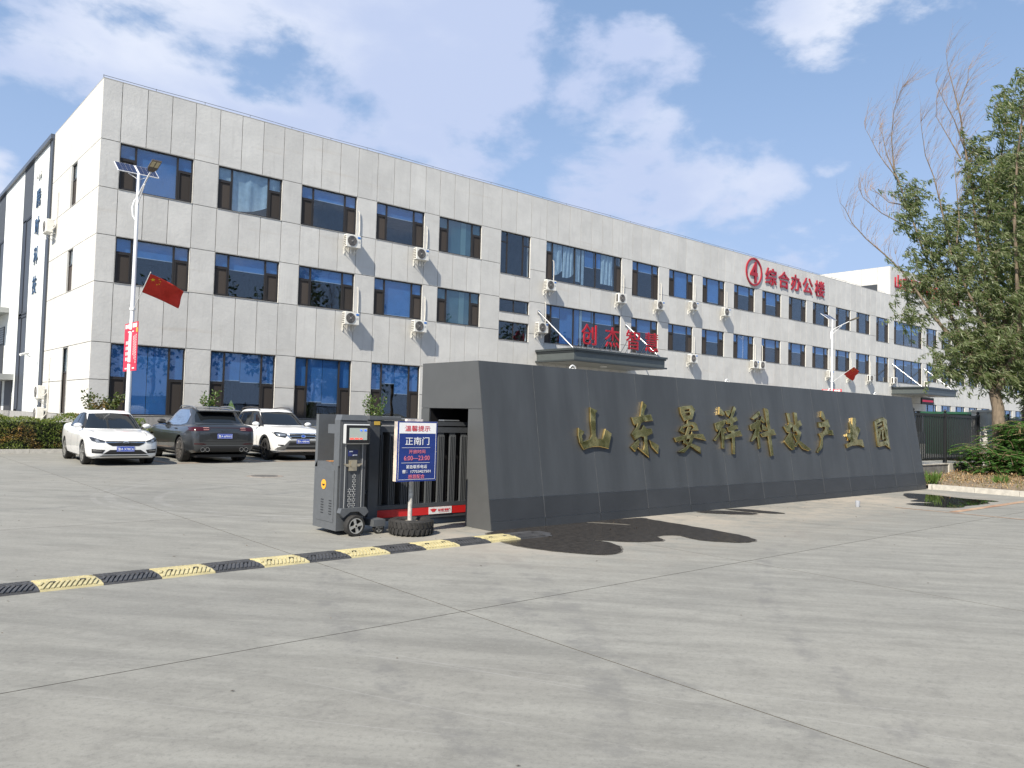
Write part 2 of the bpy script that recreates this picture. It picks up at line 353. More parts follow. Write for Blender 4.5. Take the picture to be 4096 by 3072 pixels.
# columns: x0, x1, panels across, kind
COLS = [(8.60,11.60,3,'n'),(12.67,15.71,3,'n'),(16.67,19.70,3,'n'),(20.82,23.82,3,'n'),(24.77,27.77,3,'n'),(29.19,31.55,2,'stair'),(32.83,39.85,7,'wide'),
        (40.89,43.78,3,'low'),(44.90,47.83,3,'n'),(48.92,51.83,3,'n'),(53.04,55.97,3,'n'),(57.07,60.0,3,'n'),(61.2,64.16,3,'n'),(65.24,68.16,3,'n'),
        (69.42,72.3,3,'n'),(73.45,76.32,3,'n'),(77.63,80.46,3,'tall'),(81.66,88.6,7,'wide'),(89.7,92.6,3,'n'),(93.8,96.7,3,'n'),(97.9,100.8,3,'n'),(102,104.9,3,'n'),(106.1,109,3,'n'),(110.2,113.1,3,'n'),(114.3,117.2,3,'n'),(118.4,121.3,3,'n'),(122.5,125.4,3,'n'),(126.6,129.5,3,'n'),(130.7,133.6,3,'n')]
XK, XE = 7.875, 136.
TALLX = 80.7; ZTALL = 17.9
# blind drop (fraction of the window height) per floor: 3F, 2F, 1F ; 'c' curtain, 't' teal film
B3 = [1.,'c',.27,.30,'t',0.,'d',.25,1.,.93,.36,.55,0.,0.,.02,0.,.1,.4,.2,0.,.3,.2,.3]
B2 = [.36,.34,.30,.97,'t',0.,'e',.36,.30,.46,1.,.34,.40,.32,.24,.36,.22,.25,.3,.3,.2,.2,.2]
B1 = [1.,.42,.78,.44,.5,.3,.2,.3,.4,.4,.4,.4,.4,.4,.4,.4,.4,.2,.4,.4,.3,.3,.3]
B3 += [.3,0.,.4,.2,.3,.3]; B2 += [.3,.4,.2,.3,.3,.2]; B1 += [.4]*6
holes = []       # (x0,x1,z0,z1,floor,col)
for ci, (x0, x1, n, k) in enumerate(COLS):
    if k == 'stair':
        holes += [(x0,x1,9.965,Z3T,3,ci),(x0,x1,7.72,8.52,'s',ci),(x0,x1,6.08,7.21,'s',ci)]
    else:
        b3 = {'wide': 10.08, 'low': 10.07, 'tall': 10.05}.get(k, Z3B); b2 = {'wide': 6.18, 'low': 6.18, 'tall': 6.07}.get(k, Z2B)
        holes += [(x0,x1,b3,Z3T,3,ci),(x0,x1,b2,Z2T,2,ci)]
    if ci == 6: holes.append((x0+.4,x1-.4,0.15,3.4,'door',ci))
    elif ci == 17: holes.append((x0+.4,x1-.4,0.15,3.4,'door',ci))
    elif k != 'stair': holes.append((x0,x1,ZP+.03,Z1T,1,ci))
# backing wall with window openings, built from the cells of a grid
xs = sorted({XK+.05, XE}|{h[0] for h in holes}|{h[1] for h in holes}); zs = sorted({0., ZR-.02}|{h[2] for h in holes}|{h[3] for h in holes})
mb = MB()
def solid(cx, cz): return not any(h[0] < cx < h[1] and h[2] < cz < h[3] for h in holes)
for i in range(len(xs)-1):
    run = None
    for j in range(len(zs)-1):
        s = solid((xs[i]+xs[i+1])/2, (zs[j]+zs[j+1])/2)
        if s and run is None: run = zs[j]
        if run is not None and (not s or j == len(zs)-2):
            mb.box(xs[i], YF+.04, run, xs[i+1], YF+.36, zs[j+1] if s else zs[j]); run = None
mb.build('wall_core', JOINT, bld, fix=False)
# end wall core (x = XK), facing -X, with narrow windows
EH = [(38.95,40.02,Z3B,Z3T),(39.0,40.05,Z2B,Z2T),(39.1,40.2,1.2,4.15)]
ys = sorted({YF+.04, 44.1}|{h[0] for h in EH}|{h[1] for h in EH}); mb = MB()
for i in range(len(ys)-1):
    zz = [(0., ZR-.02)]
    for h in EH:
        if h[0] <= (ys[i]+ys[i+1])/2 <= h[1]:
            zz = [seg for (a, b) in zz for seg in ((a, min(b, h[2])), (max(a, h[3]), b)) if seg[1]-seg[0] > .01]
    for a, b in zz: mb.box(XK+.04, ys[i], a, XK+.36, ys[i+1], b)
mb.build('end_wall_core', JOINT, bld, fix=False)
# facing panels
rects = []     # (plane, a0, a1, z0, z1)
def seg(a0, a1, n): return [(a0+(a1-a0)*i/n, a0+(a1-a0)*(i+1)/n) for i in range(n)]
piers = [(XK, COLS[0][0])]+[(COLS[i][1], COLS[i+1][0]) for i in range(len(COLS)-1)]+[(COLS[-1][1], XE)]
for a, b in piers:
    for z0, z1 in ((Z3T,ZR),(Z3B,Z3T),(Z2T,Z3B),(Z2B,Z2T),(Z1T,Z2B),(ZJ,Z1T),(ZP,ZJ)): rects.append(('f',a,b,z0,z1))
for ci, (x0, x1, n, k) in enumerate(COLS):
    hh = sorted([h for h in holes if h[5] == ci], key=lambda h: h[2]); door = any(h[4] == 'door' for h in hh)
    for a, b in seg(x0, x1, n):
        rects.append(('f',a,b,Z3T,ZR))
        z = ZP
        for h in hh:
            if h[4] == 'door': z = Z1T; rects.append(('f',a,b,3.4,Z1T)); continue
            if h[2]-z > .1:
                rects.append(('f',a,b,z,h[2])) if not (z < Z1T < h[2]-.2) else (rects.append(('f',a,b,z,Z1T)), rects.append(('f',a,b,Z1T,h[2])))
            z = h[3]
ey = [YF+.045,36.0,37.45,38.95,40.05,41.2,42.15,43.15,44.1]
for a, b in zip(ey[:-1], ey[1:]):
    win = abs(a-38.95) < .01
    for z0, z1 in ((Z3T,ZR),(Z3B,Z3T),(Z2T,Z3B),(Z2B,Z2T),(Z1T,Z2B),(ZJ,Z1T),(ZP,ZJ)):
        if win and (z0,z1) in ((Z3B,Z3T),(Z2B,Z2T),(ZJ,Z1T),(ZP,ZJ)): continue
        rects.append(('e',a,b,z0,z1))
def vis(r):
    if r[0] == 'e': return (r[4]-r[3])*(r[2]-r[1])/r[1]**1.5
    hid = .05 if (r[1] > 25 and r[3] < 4.1) else 1
    return hid*(r[4]-r[3])*(r[2]-r[1])/((r[1]+10)**2)*2
rects.sort(key=vis, reverse=True)
rest = MB()
for q, (pl, a, b, z0, z1) in enumerate(rects):
    g = .013 if pl == 'f' else .005
    bb = (a+g, YF, z0+g, b-g, YF+.04, z1-g) if pl == 'f' else (XK, a+g, z0+.014, XK+.04, b-g, z1-.014)
    if pl == 'f' and a == XK: bb = (XK,)+bb[1:]
    if q < 296: piece('wall_panel', *bb, FACADE, bld)
    else: rest.box(*bb)
tag(rest.build('wall_panel_field', FACADE, bld, fix=False), kind='stuff')
# plinth stones
for a, b in seg(XK-.02, 32.6, 21): piece('plinth_stone', a+.006, YF-.03, .0, b-.006, YF+.04, ZP-.01, PLINTH, bld)
MB().box(40.6, YF-.02, 0, XE, YF+.04, ZP-.01).build('plinth', PLINTH, bld)
for a, b in seg(YF+.05, 44.1, 7): piece('plinth_stone', XK-.02, a+.006, 0, XK+.04, b-.006, ZP-.01, PLINTH, bld)
# coping, roof, interior, tall block
MB().box(XK-.0, YF, ZR, XE, YF+.36, ZR+.03).build('coping', M('coping', (.42,.42,.41), .8), bld)
MB().box(XK+.05, YF+.1, ZR-.9, XE, 56, ZR-.7).build('roof', M('roof_felt', (.2,.2,.2), .9), bld)
MB().box(XK, YF+.36, ZR, XK+.3, 44.1, ZR+.03).build('coping', M('coping', (.42,.42,.41), .8), bld)
im = MB()
for z in (.1, 4.5, 8.75, 13.2): im.box(XK+.4, YF+.42, z-.1, XE, 41.9, z+.06)
im.box(XK+.4, 41.9, 0, XE, 42.1, ZR-1)
for x in (12.1, 16.2, 20.3, 28.5, 32.2, 40.4, 44.4, 52.5, 60.6, 68.8, 77, 81.2, 93): im.box(x-.1, YF+.44, 0, x+.1, 41.9, ZR-1)
im.build('interior', ROOM, bld, fix=False)
tw = MB().box(TALLX+.04, YF+.04, ZR-1, XE, 50, ZTALL-.02); tw.build('upper_block', JOINT, bld)
for a, b in seg(TALLX, XE, 19): piece('wall_panel', a+.013, YF-.005, ZR+.045, b-.013, YF+.04, ZTALL, FACADE, bld)
for i, (a, b) in enumerate(((35.045,36.3),(36.3,37.95),(37.95,39.7),(39.7,41.2),(41.2,42.9),(42.9,46),(46,50))):
    z0 = 16.2 if i == 1 else ZR-.6
    piece('wall_panel', TALLX, a+.01, z0, TALLX+.04, b-.01, ZTALL, FACADE, bld)
piece('vent_window', TALLX-.01, 36.32, ZR-.6, TALLX+.03, 37.93, 16.18, M('vent_dark', (.05,.055,.06), .4), bld)
MB().box(TALLX, YF, ZTALL, XE, YF+.2, ZTALL+.04).box(TALLX, YF+.2, ZTALL, TALLX+.2, 50, ZTALL+.04).build('coping', M('coping', (.42,.42,.41), .8), bld)
# roof lightning wire on little posts
wire = MB(); pts = []
x = XK
while x < TALLX:
    pts.append((x, YF+.06, ZR+.14+.02*math.sin(x*2.3))); wire.tube([(x, YF+.06, ZR), (x, YF+.06, ZR+.15)], .012, 5); x += 2.05
wire.tube(pts, .012, 5); wire.tube([(XK, YF+.06, ZR+.14)]+[(XK+.06, YF+.3+2*i, ZR+.12) for i in range(5)], .012, 5)
wire.build('lightning_wire', M('galvanised_wire', (.12,.13,.14), .6), bld)

# ------------------------------------------------------------------ windows
def rect_frame(mb, x0, x1, z0, z1, y0, y1, t):
    mb.box(x0,y0,z0,x1,y1,z0+t).box(x0,y0,z1-t,x1,y1,z1).box(x0,y0,z0+t,x0+t,y1,z1-t).box(x1-t,y0,z0+t,x1,y1,z1-t)
def curtain(parent, x0, x1, z0, z1, y, skew=0., cut=None):
    n = 26; mb = MB(); m = 8
    vs = []
    for j in range(m+1):
        for i in range(n+1):
            u, v = i/n, j/m
            zz = z1-(z1-z0)*v*(1-skew*(u**3)*.55)
            vs.append((x0+(x1-x0)*u, y+.03*math.sin(u*20+v*2)+.02*math.sin(u*47), zz))
    mb.add(vs, [(j*(n+1)+i, j*(n+1)+i+1, (j+1)*(n+1)+i+1, (j+1)*(n+1)+i) for j in range(m) for i in range(n)])
    mb.build('curtain', CURT, parent, smooth=180)
def window(x0, x1, z0, z1, fl, ci):
    kind = COLS[ci][3]; w = x1-x0
    y0, y1 = YF+.07, YF+.14; t = .055
    mb = MB(); rect_frame(mb, x0+.012, x1-.012, z0+.012, z1-.012, y0, y1, t)
    panes = []; screens = []
    xa, xb, za, zb = x0+t, x1-t, z0+t, z1-t
    blinds = []
    if fl == 's':
        xm = (x0+x1)/2; mb.box(xm-.03, y0, za, xm+.03, y1, zb); panes += [(xa,xm-.03,za,zb),(xm+.03,xb,za,zb)]
    else:
        sw = .60 if kind != 'stair' else .5
        cuts = [xa+sw, xb-sw]
        if kind == 'wide': cuts = [xa+.55]+[xa+.55+(w-1.2)*f for f in (.34,.67)]+[xb-.55]
        th = .58 if fl != 1 else 1.35
        zt = zb-th
        for c in cuts: mb.box(c-.035, y0-.004, za, c+.035, y1+.004, zb)
        for (p, q) in ((xa, cuts[0]-.035), (cuts[-1]+.035, xb)):
            mb.box(p, y0, zt-.03, q, y1, zt+.03); panes.append((p, q, zt+.03, zb))
            if kind == 'stair': panes.append((p, q, za, zt-.03)); continue
            rect_frame(mb, p+.01, q-.01, za+.005, zt-.035, y0-.015, y1-.01, .05)
            screens.append((p+.06, q-.06, za+.055, zt-.085))
        for p, q in zip(cuts[:-1], cuts[1:]): panes.append((p+.035, q-.035, za, zb))
    wn = mb.build('window', FRAME, bld, fix=False)
    rv = MB(); r = .012
    rv.box(x0, YF+.001, z0, x0+r, YF+.35, z1).box(x1-r, YF+.001, z0, x1, YF+.35, z1).box(x0+r, YF+.001, z1-r, x1-r, YF+.35, z1).box(x0+r, YF-.02, z0, x1-r, YF+.35, z0+r)
    rv.build('reveal', FACADE, wn, fix=False)
    for p, q, a, b in panes: piece('pane', p, y0+.03, a, q, y0+.036, b, GLASS, wn)
    for p, q, a, b in screens: piece('insect_screen', p, y0+.02, a, q, y0+.03, b, SCREEN, wn)
    d = {3: B3, 2: B2, 1: B1}.get(fl, [0]*40)[ci]; yb = YF+.165
    def bl(p, q, frac):
        if frac <= .01: return
        zz = zb-(zb-za)*frac
        piece('blind', p, yb, zz, q, yb+.01, zb, BLIND, wn); piece('blind_bar', p, yb-.012, zz-.025, q, yb-.002, zz+.005, BLINDEDGE, wn)
    if isinstance(d, float):
        if kind == 'wide':
            for k, (p, q) in enumerate(seg(xa, xb, 4)): bl(p+.01, q-.01, max(0, d+random.uniform(-.15,.15)))
        elif fl == 1:
            xm = (xa+xb)/2; rr = random.uniform
            sd = {0: (1,1), 1: (.43,.45), 2: (.72,.74), 3: (.34,.52)}.get(ci, (d, d))
            bl(xa, cuts[0], max(.45, sd[0]*.9) if ci else .5); bl(cuts[0]+.0, xm-.012-(.1 if ci==1 else 0), sd[0]); bl(xm+.012-(.1 if ci==1 else 0), cuts[1], sd[1]); bl(cuts[1], xb, max(.45, sd[1]*.9) if ci else .5)
        else:
            if d > .15: bl(xa, xa+sw if fl != 's' else xa+.5, max(.30, min(d, .33))); bl(xb-(sw if fl != 's' else .5), xb, max(.30, min(d, .33)))
            if fl != 's': bl(cuts[0], cuts[1], d)
    elif d == 'c': curtain(wn, xa, xb, za, zb, yb, .9)
    elif d == 't':
        piece('film', cuts[0], yb, za, cuts[1], yb+.01, zb, TEAL, wn); piece('film', xa, yb, zt, cuts[0]-.02, yb+.01, zb, TEAL, wn); piece('film', cuts[1]+.02, yb, zt, xb, yb+.01, zb, TEAL, wn)
        piece('wall_return', (cuts[0]+cuts[1])/2+.1, yb-.02, za, (cuts[0]+cuts[1])/2+.45, yb-.01, zb, M('teal_wall', (.22,.34,.33), .8), wn)
    elif d == 'd':
        curtain(wn, xa, xa+1.5, za+.25, zb, yb, .4); curtain(wn, xa+1.55, xa+2.5, za+.3, zb, yb, .3); curtain(wn, xa+2.55, xa+3.15, za+.2, zb, yb+.02)
        bl(xa+3.5, xa+4.3, .45); bl(xa+4.4, xa+5.0, .42); curtain(wn, xa+5.05, xb-.7, za+.35, zb, yb)
        piece('wall_return', xa+3.2, yb-.02, za, xa+3.42, yb-.01, zb, CURT, wn)
    elif d == 'e':
        bl(xa+.6, xa+1.35, .30); bl(xa+1.4, xa+3.1, 1.); piece('wall_return', xa+3.15, yb-.02, za, xa+3.35, yb-.01, zb, CURT, wn)
        bl(xa+3.4, xa+4.2, .28); bl(xa+4.3, xa+6.2, .30); bl(xa+6.3, xb, .28); bl(xa, xa+.55, .28)
    return wn
for x0, x1, z0, z1, fl, ci in holes:
    if fl == 'door':
        mb = MB(); rect_frame(mb, x0, x1, z0, z1, YF+.17, YF+.24, .08)
        for k in range(1, 4): mb.box(x0+(x1-x0)*k/4-.04, YF+.17, z0, x0+(x1-x0)*k/4+.04, YF+.24, z1)
        dw = mb.build('entrance_door', FRAME, bld, fix=False)
        for k in range(4): piece('pane', x0+(x1-x0)*k/4+.04, YF+.2, z0+.08, x0+(x1-x0)*(k+1)/4-.04, YF+.206, z1-.08, GLASS, dw)
    else: window(x0, x1, z0, z1, fl, ci)
for a, b, z0, z1 in EH:
    mb = MB(); x0 = XK+.07; t = .05
    mb.box(x0,a,z0,x0+.07,b,z0+t).box(x0,a,z1-t,x0+.07,b,z1).box(x0,a,z0+t,x0+.07,a+t,z1-t).box(x0,b-t,z0+t,x0+.07,b,z1-t).box(x0,a+t,z0+(z1-z0)*.62,x0+.07,b-t,z0+(z1-z0)*.62+.06)
    wn = mb.build('window', FRAME, bld, fix=False)
    MB().box(XK+.001,a,z0,XK+.35,a+.012,z1).box(XK+.001,b-.012,z0,XK+.35,b,z1).box(XK+.001,a+.012,z1-.012,XK+.35,b-.012,z1).box(XK-.02,a+.012,z0,XK+.35,b-.012,z0+.012).build('reveal', FACADE, wn, fix=False)
    piece('insect_screen', x0+.03, a+t, z0+t, x0+.036, b-t, z0+(z1-z0)*.62, SCREEN, wn); piece('pane', x0+.03, a+t, z0+(z1-z0)*.62+.06, x0+.036, b-t, z1-t, GLASS, wn)
    piece('blind', x0+.12, a, z0+(z1-z0)*.62, x0+.13, b, z1, CURT, wn)
tri = MB().prism([(13.55, YF+.19, 1.62), (13.95, YF+.19, 1.62), (13.75, YF+.19, 2.02)], (0, .004, 0)); tri.build('warning_sticker', M('yellow_green_sticker', (.50,.60,.10), .6), bld)

# ------------------------------------------------------------------ entrance canopies
CAN = M('canopy_grey_metal', (.10, .115, .115), .4, metal=.3, var=.06, vs=3)
def canopy(x0, x1, y0, label, sign):
    c = thing('entrance_canopy', ((x0+x1)/2, YF-1.6, 4.93), label, 'canopy')
    MB().box(x0+.14,y0+.14,5.0,x1-.14,YF-.005,5.55).build('fascia', CAN, c)
    m = MB()
    for a, z0, z1 in ((0,5.56,5.68),(.07,5.47,5.555),(.02,4.93,5.02)): m.box(x0+a,y0+a,z0,x1-a,YF-.003,z1)
    m.build('moulding', M('canopy_trim', (.055,.065,.068), .35, metal=.3), c)
    for i in range(8): piece('soffit_panel', x0+.2+(x1-x0-.4)*i/8+.01, y0+.2, 4.905, x0+.2+(x1-x0-.4)*(i+1)/8-.01, YF-.1, 4.925, M('soffit_panel', (.30,.30,.28), .4, var=.08), c)
    m = MB().lathe([(.0,0),(.22,0),(.22,-.05),(.0,-.06)], ((x0+x1)/2, (y0+YF)/2, 4.9), n=20); m.build('downlight', WHITEP, c)
    for x in (x0+.2, x1-.35):
        m = MB().tube([(x, YF-.02, 8.0), (x+.35, y0+.55, 5.66)], .05, 10); m.box(x-.09, YF-.04, 7.9, x+.09, YF-.004, 8.1); m.build('tie_rod', STEEL, c, smooth=40)
    return c
canopy(32.12, 40.7, 31.7, 'grey metal canopy over the entrance carrying four red characters', None)
canopy(81.1, 89.4, 31.7, 'grey metal canopy at the far entrance behind the willow', None)
led = MB().box(84.6, 33.4, 4.05, 87.6, 33.55, 4.75); led = led.build('led_display', BLACK); tag(led, 'dark LED ticker box hanging under the far grey canopy', 'led display')
piece('display_text', 84.7, 33.385, 4.3, 87.4, 33.395, 4.5, M('led_red', (.2,.01,.03), .5, emit=(.7,.03,.1), estr=.35), led)

# ------------------------------------------------------------------ red characters
sgn = thing('roof_edge_sign', (60.9, YF, 13.7), 'red circled number 4 and five red characters high on the concrete facade', 'sign')
rg = MB(); n = 48
for r0, r1 in ((1.0, 1.13),):
    vs = []
    for k in range(n):
        a = 2*PI*k/n
        for r in (r0, r1):
            for y in (YF-.10, YF-.02): vs.append((55.74+r*1.03*math.cos(a), y, 13.78+r*math.sin(a)))
    rg.add(vs, [f for k in range(n) for f in [(4*k,4*((k+1)%n),4*((k+1)%n)+2,4*k+2),(4*k+1,4*k+3,4*((k+1)%n)+3,4*((k+1)%n)+1),(4*k+2,4*((k+1)%n)+2,4*((k+1)%n)+3,4*k+3),(4*k,4*k+1,4*((k+1)%n)+1,4*((k+1)%n))]])
rg.build('ring', REDP, sgn, smooth=40)
put_text('character', fit_text('4', 1.05, 1.7, .07, .02), REDP, (55.72, YF-.06, 13.78), sgn)
for ch, xc in zip('综合办公楼', (58.28, 60.29, 62.29, 64.25, 66.34)):
    put_text('character', fit_text(ch, 1.72, 1.42, .07, .012), REDP, (xc, YF-.06, 13.74), sgn)
sg2 = thing('canopy_sign', (36.3, 32, 5.7), 'four large red characters standing on the entrance canopy', 'sign')
for ch, xc in zip('创杰智慧', (33.7, 35.75, 37.65, 39.5)):
    o = put_text('character', fit_text(ch, 1.28, 1.22, .06, .004), REDP, (xc, 32.05, 6.58), sg2)
    st = MB()
    for dx in (-.42, 0., .42): st.tube([(xc+dx, 32.12, 6.1), (xc+dx, 32.12, 5.68)], .018, 6).tube([(xc+dx, 32.14, 6.5), (xc+dx, 32.75, 5.68)], .016, 6)
    st.build('support_strut', STEEL, o)
sg3 = thing('upper_block_sign', (90, YF, 16.5), 'row of red characters on the taller block behind the willow branches', 'sign')
for i, ch in enumerate('山东晏祥科技产业园'):
    put_text('character', fit_text(ch, 1.5, 1.42, .1, .006), REDP, (82.4+1.93*i, YF-.08, 16.52), sg3)

# ------------------------------------------------------------------ air conditioners
ACW = M('ac_casing', (.72,.71,.66), .45, var=.05, vs=6, rnd=.06); ACGR = M('ac_grille_dark', (.045,.042,.04), .5); ACB = M('blue_badge', (.01,.16,.55), .4)
def make_ac(label, kind=0):
    a = thing('air_conditioner', (0,0,0), label, 'air conditioner', 'outdoor units on the building')
    W_, H_, D_ = .80, .62, .30        # origin: bottom centre of the back, at the wall
    y1 = -.15; y0 = y1-D_
    MB().box(-W_/2, y0, .0, W_/2, y1, H_).build('casing', ACW, a, bevel=.012)
    g = MB(); cx = -.09 if kind == 0 else -.06
    g.lathe([(.255,0),(.255,.012),(0.,.012)], (cx, y0-.014, H_/2), 'y', 28)
    fan = g.build('fan_opening', ACGR, a)
    r = MB()
    for rr in (.05,.09,.13,.17,.21,.25): r.lathe([(rr-.004,-.006),(rr+.004,-.006),(rr+.004,0),(rr-.004,0)], (cx, y0-.018, H_/2), 'y', 28, close=True)
    for k in range(4):
        an = PI/4+k*PI/2; r.tube([(cx+.03*math.cos(an), y0-.02, H_/2+.03*math.sin(an)), (cx+.25*math.cos(an), y0-.02, H_/2+.25*math.sin(an))], .005, 4)
    r.lathe([(0,-.03),(.035,-.03),(.035,0),(0,0)], (cx, y0-.012, H_/2), 'y', 14)
    r.build('fan_grille', M('grille_wire', (.28,.27,.26), .5), fan)
    if kind == 0:
        MB().box(.215, y0-.012, H_-.15, .365, y0-.002, H_-.07).build('badge', ACB, a)
        for k in range(3): MB().box(.24, y0-.006, .33-.035*k, .345, y0-.001, .338-.035*k).build('print_line', M('grey_print', (.3,.33,.36), .6), a)
    s = MB()
    for k in range(6):
        for q in range(3):
            s.box(-W_/2-.006, y0+.04+.085*q, .05+.09*k, -W_/2-.001, y0+.1+.085*q, .11+.09*k)
    (s if kind == 0 else MB().box(-W_/2-.006, y0+.09, .06, -W_/2-.001, y1-.06, H_-.06)).build('side_vent', ACGR, a)
    for x in (-.28, .28):
        b = MB().box(x-.02, y0+.02, -.03, x+.02, 0, -.004).box(x-.02, -.03, -.32, x+.02, 0, -.03); b.tube([(x, y0+.06, -.03), (x, -.02, -.28)], .014, 6)
        b.build('bracket', ACW, a)
    MB().tube([(.30, y1-.04, .14), (.44, y1-.05, .12), (.50, -.07, .3), (.50, -.055, .62), (.53, -.05, 1.1), (.52, -.05, 1.6), (.50, -.045, 1.9), (.46, .0, 1.97)], [.022,.026,.026,.026,.025,.025,.024,.02], 8).build('pipe', M('pipe_lagging', (.62,.60,.55), .8, var=.12, vs=6), a, smooth=60)
    MB().tube([(-.1, y0+.1, -.02), (-.1, y0+.1, -.22), (-.08, y0+.11, -.3)], .012, 6).build('drain_hose', WHITEP, a)
    return a
P0 = make_ac('x', 0); P1 = make_ac('x', 1)
ACS = [(19.32,9.79,0,'third-floor window, third from the left corner, blue badge'),(23.45,9.79,0,'third-floor window, fourth from the left corner'),(19.38,5.95,0,'second-floor window, third from the left corner'),(23.46,5.95,0,'second-floor window, fourth from the left corner'),
 (32.95,9.37,0,'left end of the wide curtained third-floor window'),(39.5,9.35,1,'right end of the wide curtained third-floor window'),(43.5,9.34,0,'first third-floor window right of the curtained one'),(32.35,6.72,0,'left end of the wide second-floor window, beside canopy rod'),
 (47.45,9.76,0,'second third-floor window right of the curtained one'),(51.55,9.74,0,'third-floor window nearest left of the circled 4'),(47.45,5.9,0,'second-floor window just right of the canopy characters'),
 (55.6,6.0,0,'second-floor window below the circled 4, left of a pair'),(56.62,6.0,1,'second-floor window below the circled 4, right of a pair'),(67.9,5.92,0,'second-floor window, half hidden by the far lamp pole'),(71.9,5.95,0,'second-floor window, first right of the far lamp'),
 (75.85,5.95,1,'second-floor window, second right of the far lamp'),(81.1,6.0,1,'second-floor windows, above the left end of the far canopy'),(89.2,6.0,1,'second-floor windows, above the right end of the far canopy')]
u0 = u1 = True
for x, z, k, w in ACS:
    if k == 0: o = P0 if u0 else copy_tree(P0); u0 = False
    else: o = P1 if u1 else copy_tree(P1); u1 = False
    o.location = (x, YF-.001, z); o['label'] = 'white outdoor unit under the '+w
for (y, z, w) in ((43.0, 9.8, 'high on the end wall beside the dark warehouse corner'), (43.0, 1.86, 'upper of two by the warehouse corner near the ground'), (43.0, .84, 'lower of two by the warehouse corner near the ground')):
    o = copy_tree(P1); o.rotation_euler = (0, 0, -PI/2); o.location = (XK-.001, y, z); o['label'] = 'white outdoor unit '+w

# ------------------------------------------------------------------ warehouse on the left
wh = thing('warehouse', (9, 53, 0), 'white metal-clad warehouse with dark vertical window strips beside the office', 'building')
CLAD = M('white_cladding', (.70,.72,.70), .5, var=.04, vs=1.); CLADD = M('charcoal_cladding', (.055,.063,.077), .5, var=.06, vs=2)
ZW = 14.75
def clad(name, y0, y1, z0, z1, mat, x=7.85, pitch=.3):
    m = MB(); n = max(1, round((y1-y0)/pitch)); vs = []
    for i in range(n):
        a = y0+(y1-y0)*i/n; b = y0+(y1-y0)*(i+1)/n
        vs += [(x, a), (x, b-.045), (x-.015, b-.035), (x-.015, b-.01)]
    vs.append((x, y1))
    k = len(vs); m.add([(p[0], p[1], z0) for p in vs]+[(p[0], p[1], z1) for p in vs], [(i, i+1, k+i+1, k+i) for i in range(k-1)])
    return m.build(name, mat, wh)
MB().box(7.9, 44.12, 0, 12, 90, ZW-.1).build('wall_core', CLADD, wh)
piece('corner_strip', 7.80, 44.115, 1.2, 7.895, 44.55, ZW, CLADD, wh); piece('corner_strip', 7.84, 44.55, 1.2, 7.895, 45.0, ZW, M('dark_trim', (.03,.033,.04), .5), wh)
piece('roof_trim', 7.70, 44.115, ZW, 8.2, 90, ZW+.22, M('blue_grey_trim', (.075,.09,.12), .4), wh)
clad('cladding', 45.0, 48.9, 1.2, ZW, CLAD); clad('cladding', 51.6, 57.8, 1.2, ZW, CLAD); clad('cladding', 60.4, 70, 1.2, ZW, CLAD)
clad('dark_cladding', 48.9, 51.6, 11.8, ZW, CLADD); clad('dark_cladding', 57.8, 60.4, 11.8, ZW, CLADD); clad('dark_cladding', 70, 90, 1.2, ZW, CLADD)
for (ya, yb_, zz) in ((48.9, 51.6, ((6.5, 11.8), (1.2, 6.4))), (57.8, 60.4, ((7.6, 11.8),))):
    for z0, z1 in zz:
        m = MB(); x = 7.86
        m.box(x,ya,z1-.08,x+.3,yb_,z1).box(x,ya,z0,x+.3,yb_,z0+.08).box(x,ya,z0,x+.3,ya+.06,z1).box(x,yb_-.9,z0,x+.03,yb_,z1)
        n = 4
        for i in range(1, n): m.box(x+.1,ya,z0+(z1-z0)*i/n-.04,x+.2,yb_,z0+(z1-z0)*i/n+.04)
        m.box(x+.1, (ya+yb_)/2-.45, z0, x+.2, (ya+yb_)/2-.37, z1)
        o = m.build('window', M('strip_frame', (.032,.036,.046), .5), wh, fix=False)
        for i in range(n): piece('pane', x+.14, ya+.06, z0+(z1-z0)*i/n+.05, x+.15, yb_-.9, z0+(z1-z0)*(i+1)/n-.05, M('tinted_strip_glass', (.03,.035,.04), .12, spec=.35), o)
piece('plinth', 7.80, 45.05, 0, 7.9, 70, 1.19, PLINTH, wh)
GC = M('grey_canopy', (.33,.34,.33), .5)
MB().box(6.0, 54.6, 6.95, 7.84, 62, 7.25).build('door_canopy', GC, wh); MB().box(6.4, 51.9, 2.92, 7.84, 56, 3.25).build('porch_roof', GC, wh)
m = MB().box(7.80, 55.7, .1, 7.845, 61, 6.2); m.build('roller_door', M('door_dark', (.03,.03,.032), .6), wh)
for i in range(7): piece('door_slat', 7.78, 55.8, 5.2+.14*i, 7.80, 61, 5.3+.14*i, M('slat_grey', (.28,.29,.29), .5), wh)
m = MB().box(7.80, 52.2, .1, 7.845, 54.6, 2.9); m.build('porch_door', M('door_dark', (.03,.03,.032), .6), wh)
piece('porch_post', 6.5, 52.0, 0, 6.62, 52.12, 2.92, M('door_dark', (.03,.03,.032), .6), wh)
BLUEC = M('steel_blue_sign', (.03,.07,.14), .4)
wsg = thing('warehouse_sign', (7.8, 47.1, 10.5), 'vertical run of blue characters with a white emblem on the warehouse cladding', 'sign')
ROTX = Matrix.Rotation(-PI/2, 4, 'Z') @ STAND
for ch, zc in zip('腾时科技', (12.35, 10.88, 9.31, 7.78)):
    put_text('character', fit_text(ch, 1.0, .95, .04, .0), BLUEC, (7.80, 47.12, zc), wsg, ROTX)
em = MB(); em.prism([(7.70,47.45,13.4),(7.70,47.55,13.65),(7.70,47.3,13.9),(7.70,46.85,13.8),(7.70,46.68,13.5),(7.70,46.9,13.3),(7.70,47.05,13.55),(7.70,47.2,13.45)], (.1,0,0)); em.build('emblem', WHITEP, wsg)
